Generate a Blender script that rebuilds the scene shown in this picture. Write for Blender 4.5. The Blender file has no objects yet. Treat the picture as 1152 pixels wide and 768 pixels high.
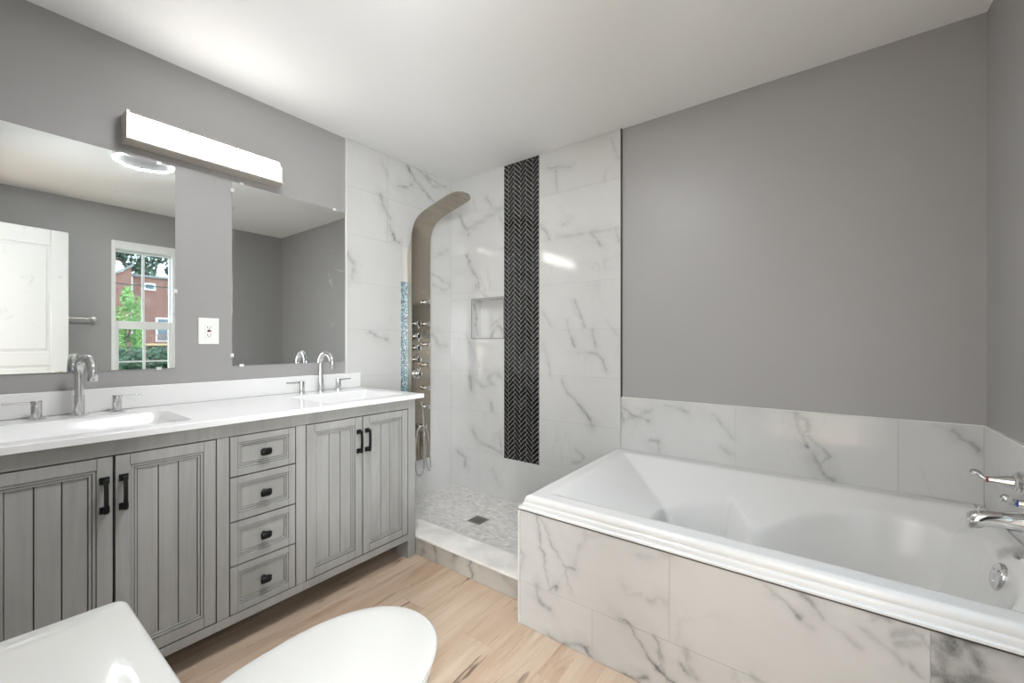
import bpy, bmesh, math, random
import numpy as np
from mathutils import Vector, Matrix

S = bpy.context.scene
COL = S.collection
# ---------------------------------------------------------------- camera, world, lights, exposure
XC = 2.3756
cam_d = bpy.data.cameras.new('camera'); cam = bpy.data.objects.new('camera', cam_d); COL.objects.link(cam)
cam_d.sensor_width = 36; cam_d.lens = 465.33/1152*36; cam_d.shift_y = 2.15/1152
cam_d.clip_start = 0.01; cam_d.clip_end = 300
cam.location = (XC, 0, 1.16); cam.rotation_euler = (math.pi/2, 0, 0.6382)
S.camera = cam
S.view_settings.view_transform = 'Standard'; S.view_settings.look = 'None'
S.view_settings.gamma = 1; S.view_settings.use_curve_mapping = False
S.view_settings.exposure = 1.42
RING = 225.0      # ceiling ring lamp
BAR = 5.2        # vanity bar
HALL_FILL = 160.0      # unseen fill light added behind the doorway to brighten the room (W)
SKY = 2.8
w = bpy.data.worlds.new('world'); S.world = w; w.use_nodes = True
nt = w.node_tree; bg = nt.nodes['Background']
tc = nt.nodes.new('ShaderNodeTexCoord'); sep = nt.nodes.new('ShaderNodeSeparateXYZ'); cr = nt.nodes.new('ShaderNodeValToRGB')
nt.links.new(tc.outputs['Generated'], sep.inputs[0]); nt.links.new(sep.outputs['Z'], cr.inputs[0]); nt.links.new(cr.outputs[0], bg.inputs[0])
cr.color_ramp.elements[0].position = 0.0; cr.color_ramp.elements[0].color = (.72, .80, .86, 1)
cr.color_ramp.elements[1].position = .6; cr.color_ramp.elements[1].color = (.55, .72, .95, 1)
bg.inputs[1].default_value = SKY
sun_d = bpy.data.lights.new('sun', 'SUN'); sun_d.energy = 0.5; sun_d.angle = math.radians(25); sun_d.color = (1, .97, .92)
sun = bpy.data.objects.new('sun', sun_d); COL.objects.link(sun); sun.location = (10, -8, 14)
sun.rotation_euler = (math.radians(50), 0, math.radians(-70+180))
por_d = bpy.data.lights.new('window_portal', 'AREA'); por_d.shape = 'RECTANGLE'; por_d.size = 1.5; por_d.size_y = .46
por_d.cycles.is_portal = True
por = bpy.data.objects.new('window_portal', por_d); COL.objects.link(por)
por.location = (3.07, 1.098, 1.36); por.rotation_euler = (0, math.pi/2, 0)
hl_d = bpy.data.lights.new('hall_fill_light', 'AREA'); hl_d.shape = 'RECTANGLE'; hl_d.size = 1.4; hl_d.size_y = 1.9; hl_d.energy = HALL_FILL; hl_d.color = (.93, .97, 1)
hl = bpy.data.objects.new('hall_fill_light', hl_d); COL.objects.link(hl); hl.location = (3.85, -1.3, 1.2); hl.rotation_euler = (0, math.pi/2, 0)  # added fill, thrown through the doorway onto left wall and shower

# ---------------------------------------------------------------- materials
def srgb(r, g, b):
    f = lambda c: (c/255/12.92) if c/255 <= .04045 else ((c/255+.055)/1.055)**2.4
    return (f(r), f(g), f(b), 1)
MATS = {}
def mat(name, col=(.8, .8, .8, 1), rough=.5, metal=0.0, coat=0.0, emis=None, es=0.0, spec=.5):
    m = bpy.data.materials.new(name); m.use_nodes = True
    b = m.node_tree.nodes['Principled BSDF']
    b.inputs['Base Color'].default_value = col; b.inputs['Roughness'].default_value = rough
    b.inputs['Metallic'].default_value = metal; b.inputs['Coat Weight'].default_value = coat
    b.inputs['Coat Roughness'].default_value = .05
    b.inputs['Specular IOR Level'].default_value = spec
    if emis: b.inputs['Emission Color'].default_value = emis; b.inputs['Emission Strength'].default_value = es
    MATS[name] = m; return m
class N:
    """tiny node helper"""
    def __init__(s, m): s.t = m.node_tree; s.b = s.t.nodes['Principled BSDF']
    def n(s, ty, **k):
        x = s.t.nodes.new('ShaderNode'+ty)
        for a, v in k.items():
            if a == 'ins':
                for i, val in v.items():
                    if hasattr(val, 'is_linked') or isinstance(val, bpy.types.NodeSocket): s.t.links.new(val, x.inputs[i])
                    else: x.inputs[i].default_value = val
            else: setattr(x, a, v)
        return x
    def l(s, a, b): s.t.links.new(a, b)
    def math(s, op, a, b=0.0, c=0.0, clamp=False):
        x = s.n('Math', operation=op, use_clamp=clamp)
        for i, val in enumerate((a, b, c)):
            if isinstance(val, bpy.types.NodeSocket): s.l(val, x.inputs[i])
            else: x.inputs[i].default_value = val
        return x.outputs[0]
    def mix(s, f, a, b):
        x = s.n('Mix', data_type='RGBA')
        for i, val in ((0, f), (6, a), (7, b)):
            if isinstance(val, bpy.types.NodeSocket): s.l(val, x.inputs[i])
            else: x.inputs[i].default_value = val
        return x.outputs[2]
    def noise(s, vec, scale, detail=2, rough=.5, dist=0.0):
        return s.n('TexNoise', ins={'Vector': vec, 'Scale': scale, 'Detail': detail, 'Roughness': rough, 'Distortion': dist}).outputs[0]
    def ramp(s, f, lo, hi, a=0.0, b=1.0):
        x = s.n('MapRange', ins={0: f, 1: lo, 2: hi, 3: a, 4: b}); return x.outputs[0]
    def scale(s, vec, v):
        x = s.n('Mapping'); s.l(vec, x.inputs[0]); x.inputs[3].default_value = v; return x.outputs[0]
    def obj(s): return s.n('TexCoord').outputs['Object']
    def bump(s, h, strength, dist=.001):
        x = s.n('Bump', ins={'Height': h, 'Strength': strength, 'Distance': dist}); s.l(x.outputs[0], s.b.inputs['Normal'])

def paint(name, col, rough=.5, tex=.05):
    m = mat(name, col, rough); g = N(m); o = g.obj()
    g.bump(g.noise(o, 180, 3), tex, .001); return m
GREY = paint('grey_paint', srgb(158, 156, 154), .45)
WHITE_P = paint('white_ceiling_paint', srgb(238, 238, 237), .7)
TRIMW = mat('white_trim_paint', srgb(236, 236, 233), .35)
DARKTRIM = mat('dark_edge_trim', srgb(66, 66, 62), .3, metal=.6)
PALETRIM = mat('pale_edge_trim', srgb(214, 213, 208), .3)
GROUT = mat('grout', srgb(172, 171, 168), .8)
ACR = mat('white_acrylic', srgb(216, 215, 213), .10, coat=.3)
PORC = mat('white_porcelain', srgb(199, 198, 194), .08, coat=.3)
QUARTZ = mat('white_cultured_marble', srgb(230, 229, 228), .14, coat=.2)
CHROME = mat('chrome', srgb(220, 220, 220), .05, metal=1)
NICKEL = mat('brushed_nickel_plate', srgb(206, 196, 184), .36, metal=1)
BLACK = mat('black_hardware', srgb(26, 26, 27), .32, metal=.5)
MIRROR = mat('mirror_silver', srgb(232, 236, 236), .012, metal=1)
CLIP = mat('clear_clip', srgb(226, 228, 226), .15)
PLASTIC = mat('white_plastic', srgb(240, 240, 236), .3)
DARK = mat('dark_slot', srgb(40, 24, 24), .5)
RED = mat('red_mark', srgb(140, 30, 40), .4)
BLUE = mat('blue_mark', srgb(50, 90, 180), .4)
LAMP = mat('lit_lamp_ring', (1, 1, 1, 1), .4, emis=(.955, .978, 1, 1), es=RING)
BARM = mat('lit_bar_diffuser', (1, 1, 1, 1), .4, emis=(1, .985, .965, 1), es=BAR)
LENS = mat('white_lens', srgb(165, 165, 165), .6)
# smudges on the mirrors
g = N(MIRROR); o = g.obj()
sm = g.ramp(g.noise(o, 16, 4, .6, .5), .60, .78); big = g.ramp(g.noise(o, 2.3, 1), .45, .62)
f_ = g.math('MULTIPLY', g.math('MULTIPLY', sm, big), .40)
rr = g.n('MixShader'); di = g.n('BsdfDiffuse', ins={'Color': (.8, .8, .8, 1)})
outp = [x for x in g.t.nodes if x.type == 'OUTPUT_MATERIAL'][0]
g.l(f_, rr.inputs[0]); g.l(g.b.outputs[0], rr.inputs[1]); g.l(di.outputs[0], rr.inputs[2]); g.l(rr.outputs[0], outp.inputs[0])
# window glass: see-through with a faint reflection
GLASS = mat('window_glass'); g = N(GLASS)
tr = g.n('BsdfTransparent', ins={0: (.93, .96, .95, 1)}); gl = g.n('BsdfGlossy', ins={'Roughness': .01}); mx = g.n('MixShader', ins={0: .06})
outp = [x for x in g.t.nodes if x.type == 'OUTPUT_MATERIAL'][0]
g.l(tr.outputs[0], mx.inputs[1]); g.l(gl.outputs[0], mx.inputs[2]); g.l(mx.outputs[0], outp.inputs[0])

def marble(name, base=(204, 203, 200), extra=1.0, rough=.09):
    m = mat(name, rough=rough, coat=.0); g = N(m); o = g.obj()
    v = g.n('Attribute', attribute_name='vein').outputs['Fac']
    t = g.n('Attribute', attribute_name='tid').outputs['Fac']
    off = g.n('CombineXYZ', ins={0: g.math('MULTIPLY', t, 37.0), 1: g.math('MULTIPLY', t, 91.0), 2: g.math('MULTIPLY', t, 17.0)}).outputs[0]
    p = g.n('VectorMath', operation='ADD', ins={0: o, 1: off}).outputs[0]
    rot = g.n('Mapping', ins={0: p, 2: (0.5, .6, .3), 3: (1.0, 1.0, .45)}).outputs[0]
    n1 = g.noise(rot, 2.2, 6, .62, .9)
    r = g.ramp(g.math('ABSOLUTE', g.math('SUBTRACT', n1, .5)), 0.0, .022, 1.0, 0.0)
    msk = g.ramp(g.noise(p, 3.1, 2), .52, .72)
    bgv = g.math('MULTIPLY', g.math('MULTIPLY', r, msk), .13*extra)
    fine = g.ramp(g.noise(p, 45, 5, .7), .3, .7, .65, 1.25)
    vv = g.math('MULTIPLY', v, fine)
    tot = g.math('ADD', vv, bgv, clamp=True)
    cloud = g.ramp(g.noise(p, 2.6, 4, .6), .35, .7, 0, .14*extra)
    c0 = g.mix(cloud, srgb(*base), srgb(base[0]-42, base[1]-41, base[2]-38))
    c = g.mix(tot, c0, srgb(84, 85, 84)); g.l(c, g.b.inputs['Base Color'])
    g.bump(g.noise(o, 7, 2), .05, .004)
    return m
MARBLE = marble('marble_tile')
MARBLE_CURB = marble('grey_marble_curb', (186, 181, 172), 1.6)
STONE = mat('curb_cap_stone', srgb(212, 208, 201), .25)
g = N(STONE); o = g.obj(); g.l(g.mix(g.ramp(g.noise(o, 6, 5, .6), .4, .7), srgb(232, 229, 223), srgb(206, 203, 197)), g.b.inputs['Base Color'])

# herringbone glass-black tile and its grout
HERR = mat('black_herringbone_tile', srgb(30, 28, 28), .12)
g = N(HERR); t = g.n('Attribute', attribute_name='tid').outputs['Fac']; o = g.obj()
c = g.mix(t, srgb(16, 15, 16), srgb(44, 41, 40)); c = g.mix(g.ramp(g.noise(o, 30, 4), .55, .8, 0, .25), c, srgb(80, 76, 72))
g.l(c, g.b.inputs['Base Color'])
HGROUT = mat('pale_grout', srgb(220, 217, 212), .8)

# blue glass mosaic
MOS = mat('blue_glass_mosaic', rough=.12); g = N(MOS); o = g.obj()
sc = g.n('VectorMath', operation='SCALE', ins={0: o, 3: 1/.0095}).outputs[0]
fl = g.n('VectorMath', operation='FLOOR', ins={0: sc}).outputs[0]; fr = g.n('VectorMath', operation='FRACTION', ins={0: sc}).outputs[0]
wn = g.n('TexWhiteNoise', ins={0: fl}).outputs['Value']
rp = g.n('ValToRGB'); g.l(wn, rp.inputs[0]); rp.color_ramp.interpolation = 'CONSTANT'
els = [(0, (36, 76, 92)), (.22, (96, 150, 166)), (.42, (178, 200, 202)), (.6, (58, 104, 122)), (.78, (130, 176, 186)), (.9, (84, 92, 92))]
rp.color_ramp.elements[0].color = srgb(*els[0][1]); rp.color_ramp.elements[1].position = els[1][0]; rp.color_ramp.elements[1].color = srgb(*els[1][1])
for p_, c_ in els[2:]:
    e_ = rp.color_ramp.elements.new(p_); e_.color = srgb(*c_)
sx = g.n('SeparateXYZ'); g.l(fr, sx.inputs[0])
gm = g.math('MAXIMUM', g.math('GREATER_THAN', sx.outputs[1], .86), g.math('GREATER_THAN', sx.outputs[2], .86))
g.l(g.mix(gm, rp.outputs[0], srgb(205, 208, 206)), g.b.inputs['Base Color'])

# shower floor: marble chip mosaic
PEB = mat('marble_chip_mosaic', rough=.3); g = N(PEB); o = g.obj()
rt = g.n('Mapping', ins={0: o, 3: (34, 58, 34)}).outputs[0]
vo = g.n('TexVoronoi', ins={'Vector': rt, 'Scale': 1.0}); ve = g.n('TexVoronoi', feature='DISTANCE_TO_EDGE', ins={'Vector': rt, 'Scale': 1.0})
sp = g.n('SeparateColor'); g.l(vo.outputs['Color'], sp.inputs[0])
c = g.mix(g.ramp(sp.outputs[0], 0, 1), srgb(236, 233, 228), srgb(204, 201, 196)); c = g.mix(g.ramp(sp.outputs[1], .8, 1, 0, .6), c, srgb(168, 164, 158))
e = g.ramp(ve.outputs['Distance'], .03, .09); c = g.mix(e, srgb(208, 205, 200), c); g.l(c, g.b.inputs['Base Color']); g.bump(e, .3, .001)

# oak plank floor
OAK = mat('oak_planks', rough=.42); g = N(OAK); o = g.obj()
sp = g.n('SeparateXYZ'); g.l(o, sp.inputs[0])
sw = g.n('CombineXYZ', ins={0: sp.outputs[1], 1: g.math('ADD', sp.outputs[0], .06), 2: 0.0}).outputs[0]
br = g.n('TexBrick', offset=.37, ins={'Vector': sw, 'Color1': (0, 0, 0, 1), 'Color2': (1, 1, 1, 1), 'Mortar': (.5, .5, .5, 1), 'Scale': 1.0, 'Mortar Size': .0009, 'Mortar Smooth': .1, 'Bias': 0.0, 'Brick Width': 1.22, 'Row Height': .182})
bw = g.n('RGBToBW'); g.l(br.outputs['Color'], bw.inputs[0]); tone = bw.outputs[0]
off = g.n('CombineXYZ', ins={0: g.math('MULTIPLY', tone, 13.0), 1: g.math('MULTIPLY', tone, 31.0), 2: 0.0}).outputs[0]
p = g.n('VectorMath', operation='ADD', ins={0: o, 1: off}).outputs[0]
wob = g.n('VectorMath', operation='SCALE', ins={0: g.n('TexNoise', ins={'Vector': p, 'Scale': 1.6}).outputs['Color'], 3: .05}).outputs[0]
p2 = g.n('VectorMath', operation='ADD', ins={0: p, 1: wob}).outputs[0]
gr1 = g.noise(g.scale(p2, (60, 2.2, 1)), 1, 5, .6); gr2 = g.noise(g.scale(p2, (9, 1.1, 1)), 1, 4, .6, .4)
c = g.mix(g.ramp(gr2, .3, .7), srgb(209, 190, 170), srgb(182, 156, 131)); c = g.mix(g.ramp(gr1, .45, .75, 0, .28), c, srgb(160, 130, 104))
c = g.mix(g.ramp(tone, 0, 1, 0, .2), c, srgb(188, 158, 130))
stk = g.math('MULTIPLY', g.ramp(g.noise(g.scale(p2, (11, 1.0, 1)), 1, 5, .65, .5), .50, .62), g.ramp(g.noise(p, 1.7, 2), .42, .58, .1, .8))
c = g.mix(stk, c, srgb(158, 124, 96))
crk = g.ramp(g.noise(g.scale(p2, (26, 3.0, 1)), 1, 3, .6, .8), .635, .70, 0, .8)
c = g.mix(crk, c, srgb(92, 72, 58)); c = g.mix(g.math('MULTIPLY', br.outputs['Fac'], .28), c, srgb(120, 96, 76))
g.l(c, g.b.inputs['Base Color']); g.bump(gr1, .08, .001)

# grey washed vanity wood
VW = mat('grey_washed_wood', rough=.45); g = N(VW); o = g.obj()
n1 = g.noise(g.scale(o, (60, 60, 3)), 1, 5, .65); n2 = g.noise(g.scale(o, (5, 5, 1.6)), 1, 4, .6, .8)
c = g.mix(g.ramp(n2, .3, .7), srgb(168, 167, 163), srgb(147, 146, 142)); c = g.mix(g.ramp(n1, .45, .8, 0, .4), c, srgb(134, 132, 127))
g.l(c, g.b.inputs['Base Color']); g.bump(n1, .1, .0005)
GLAZE = mat('dark_wood_glaze', srgb(50, 47, 44), .6)
VDARK = mat('gap_shade', srgb(48, 44, 40), .7)  # dark colour stands in for shade inside gaps

# brushed steel
STEEL = mat('brushed_steel', srgb(172, 163, 150), .2, metal=1); g = N(STEEL); o = g.obj()
nb = g.noise(g.scale(o, (1, 1, 500)), 1, 2); g.l(g.ramp(nb, .3, .7, .16, .28), g.b.inputs['Roughness'])
g.b.inputs['Anisotropic'].default_value = .4

# exterior
BRICK = mat('red_brick', rough=.85); g = N(BRICK); o = g.obj(); sp = g.n('SeparateXYZ'); g.l(o, sp.inputs[0])
cv = g.n('CombineXYZ', ins={0: g.math('ADD', sp.outputs[1], sp.outputs[0]), 1: sp.outputs[2], 2: 0.0}).outputs[0]
bb = g.n('TexBrick', ins={'Vector': cv, 'Color1': srgb(122, 66, 54), 'Color2': srgb(96, 46, 40), 'Mortar': srgb(150, 122, 110), 'Scale': 1.0, 'Mortar Size': .012, 'Brick Width': .24, 'Row Height': .085})
g.l(g.mix(g.ramp(g.noise(o, 1.2, 3), .4, .7, 0, .3), bb.outputs[0], srgb(150, 104, 92)), g.b.inputs['Base Color'])
ROOF = mat('grey_roof_edge', srgb(120, 118, 118), .8)
def leafmat(name, a, b):
    m = mat(name, rough=.6); g = N(m); t = g.n('Attribute', attribute_name='tid').outputs['Fac']
    g.l(g.mix(t, srgb(*a), srgb(*b)), g.b.inputs['Base Color']); return m
LEAF_L = leafmat('light_leaves', (72, 118, 44), (128, 160, 78)); LEAF_D = leafmat('dark_leaves', (30, 50, 36), (76, 100, 72)); LEAF_H = leafmat('hedge_leaves', (22, 48, 26), (64, 96, 50))
BARK = mat('bark', srgb(86, 74, 64), .9)
GRASS = mat('grass_ground', srgb(112, 128, 84), .9); WALK = mat('pale_concrete', srgb(196, 198, 194), .8)
TIMBER = mat('deck_timber', srgb(188, 150, 112), .7)
PAINTW = mat('white_exterior_paint', srgb(226, 228, 228), .5)
WGLASS = mat('dark_window_pane', srgb(80, 92, 104), .1)

# ---------------------------------------------------------------- mesh helpers
class MB:
    def __init__(s): s.v = []; s.f = []; s.m = []; s.t = []
    def add(s, verts, faces, mi=0, tid=0.0):
        b = len(s.v); s.v += [tuple(map(float, p)) for p in verts]; s.t += [tid]*len(verts)
        for f in faces: s.f.append([b+i for i in f]); s.m.append(mi)
        return s
    def box(s, x0, x1, y0, y1, z0, z1, mi=0, tid=0.0):
        v = [(x0, y0, z0), (x1, y0, z0), (x1, y1, z0), (x0, y1, z0), (x0, y0, z1), (x1, y0, z1), (x1, y1, z1), (x0, y1, z1)]
        return s.add(v, [(0, 3, 2, 1), (4, 5, 6, 7), (0, 1, 5, 4), (1, 2, 6, 5), (2, 3, 7, 6), (3, 0, 4, 7)], mi, tid)
    def loft(s, rings, mi=0, cap0=True, cap1=True, closed=True):
        n = len(rings[0]); v = [p for r in rings for p in r]; f = []
        for k in range(len(rings)-1):
            for i in range(n if closed else n-1):
                a, b = k*n+i, k*n+(i+1) % n; f.append((a, b, b+n, a+n))
        if cap0: f.append(tuple(range(n))[::-1])
        if cap1: f.append(tuple((len(rings)-1)*n+i for i in range(n)))
        return s.add(v, f, mi)
    def tube(s, pts, r, n=16, mi=0, caps=True, flat=1.0):
        P = [Vector(p) for p in pts]; rs = r if isinstance(r, (list, tuple)) else [r]*len(P)
        rings = []; up = None
        for i, p in enumerate(P):
            d = (P[min(i+1, len(P)-1)]-P[max(i-1, 0)]).normalized()
            if up is None: up = Vector((0, 0, 1)) if abs(d.z) < .9 else Vector((0, 1, 0))
            u = (up-d*up.dot(d)).normalized(); w_ = d.cross(u); up = u
            rings.append([p+(u*math.cos(2*math.pi*k/n)*flat+w_*math.sin(2*math.pi*k/n))*rs[i] for k in range(n)])
        return s.loft(rings, mi, caps, caps)
    def lathe(s, o, axis, prof, n=28, mi=0):
        """prof: (distance along axis, radius)"""
        o = Vector(o); a = Vector(axis).normalized(); u = a.orthogonal().normalized(); w_ = a.cross(u)
        rings = [[o+a*h+(u*math.cos(2*math.pi*k/n)+w_*math.sin(2*math.pi*k/n))*max(r, 1e-5) for k in range(n)] for h, r in prof]
        return s.loft(rings, mi, True, True)
    def build(s, name, mats, parent=None, smooth=None, bevel=0.0, seg=2, recalc=True, attr=None):
        me = bpy.data.meshes.new(name); me.from_pydata(s.v, [], s.f)
        if not isinstance(mats, (list, tuple)): mats = [mats]
        for m in mats: me.materials.append(m)
        me.polygons.foreach_set('material_index', s.m)
        a = me.attributes.new('tid', 'FLOAT', 'POINT'); a.data.foreach_set('value', s.t)
        if attr is not None:
            a = me.attributes.new('vein', 'FLOAT', 'POINT'); a.data.foreach_set('value', attr)
        if recalc:
            bm = bmesh.new(); bm.from_mesh(me); bmesh.ops.recalc_face_normals(bm, faces=bm.faces); bm.to_mesh(me); bm.free()
        if smooth is not None:
            me.shade_smooth(); me.set_sharp_from_angle(angle=math.radians(smooth))
        o = bpy.data.objects.new(name, me); COL.objects.link(o)
        if parent: o.parent = parent; o.matrix_parent_inverse = parent.matrix_basis.inverted()
        if bevel:
            b = o.modifiers.new('bevel', 'BEVEL'); b.width = bevel; b.segments = seg; b.limit_method = 'ANGLE'; b.angle_limit = math.radians(40)
            b.harden_normals = False
            if smooth is None: me.shade_smooth(); me.set_sharp_from_angle(angle=math.radians(50))
        return o
def tag(o, label=None, cat=None, group=None, kind=None):
    if label: o['label'] = label
    if cat: o['category'] = cat
    if group: o['group'] = group
    if kind: o['kind'] = kind
    return o
def empty(name, loc=(0, 0, 0)):
    o = bpy.data.objects.new(name, None); COL.objects.link(o); o.location = loc; o.empty_display_size = .1; return o
def copy_tree(o, parent=None):
    c = o.copy(); COL.objects.link(c)
    if parent: c.parent = parent
    for ch in list(o.children): copy_tree(ch, c)
    return c
def struct(name, mb, m, **k): return tag(mb.build(name, m, **k), kind='structure')

# ---------------------------------------------------------------- room shell
XR, YB, YN, ZC = 2.898, 2.3765, -.06, 2.44
TH = .0105
m = MB().box(0, XR, YN, 1.52, -.06, 0).box(1.9, 2.8, YN-.12, YN, -.06, 0); fl = struct('floor', m, OAK)
m = MB().box(-.12, XR+.12, YN-.12, YB+.2, ZC, ZC+.1); struct('ceiling', m, WHITE_P)
wl = struct('wall_left', MB().box(-.12, 0, YN-.12, YB+.2, -.06, ZC), GREY)
NX0, NX1, NZ0, NZ1 = .235, .545, 1.197, 1.497
m = MB(); m.box(0, NX0, YB, YB+.2, -.06, ZC).box(NX1, XR+.12, YB, YB+.2, -.06, ZC).box(NX0, NX1, YB, YB+.2, -.06, NZ0).box(NX0, NX1, YB, YB+.2, NZ1, ZC).box(NX0, NX1, YB+.1, YB+.2, NZ0, NZ1)
wb = struct('wall_back', m, GREY)
WY0, WY1, WZ0, WZ1 = .872, 1.338, .62, 2.118
m = MB(); m.box(XR, XR+.16, YN-.12, WY0, -.06, ZC).box(XR, XR+.16, WY1, YB, -.06, ZC).box(XR, XR+.16, WY0, WY1, -.06, WZ0).box(XR, XR+.16, WY0, WY1, WZ1, ZC)
wr = struct('wall_right', m, GREY)
DX0, DX1, DZ = 2.03, 2.675, 2.115
m = MB(); m.box(-.12, DX0, YN-.12, YN, -.06, ZC).box(DX1, XR, YN-.12, YN, -.06, ZC).box(DX0, DX1, YN-.12, YN, DZ, ZC)
wn_ = struct('wall_near', m, GREY)
# room behind the doorway
m = MB(); m.box(1.0, 3.9, -2.6, YN-.12, -.06, 0); struct('floor_hall', m, OAK)
m = MB(); m.box(1.0, 3.9, -2.6, YN-.12, ZC, ZC+.1); struct('ceiling_hall', m, WHITE_P)
m = MB(); m.box(.88, 1.0, -2.6, YN-.12, -.06, ZC).box(3.9, 4.02, -2.6, YN-.12, -.06, ZC).box(.88, 4.02, -2.72, -2.6, -.06, ZC).box(XR+.16, 3.9, YN-.18, YN-.12, -.06, ZC)
struct('wall_hall', m, GREY)
# door casing
m = MB(); m.box(DX0-.06, DX0, YN, YN+.014, 0, DZ+.06).box(DX1, DX1+.06, YN, YN+.014, 0, DZ+.06).box(DX0, DX1, YN, YN+.014, DZ, DZ+.06)
struct('trim_1', m, TRIMW, bevel=.003)

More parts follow.
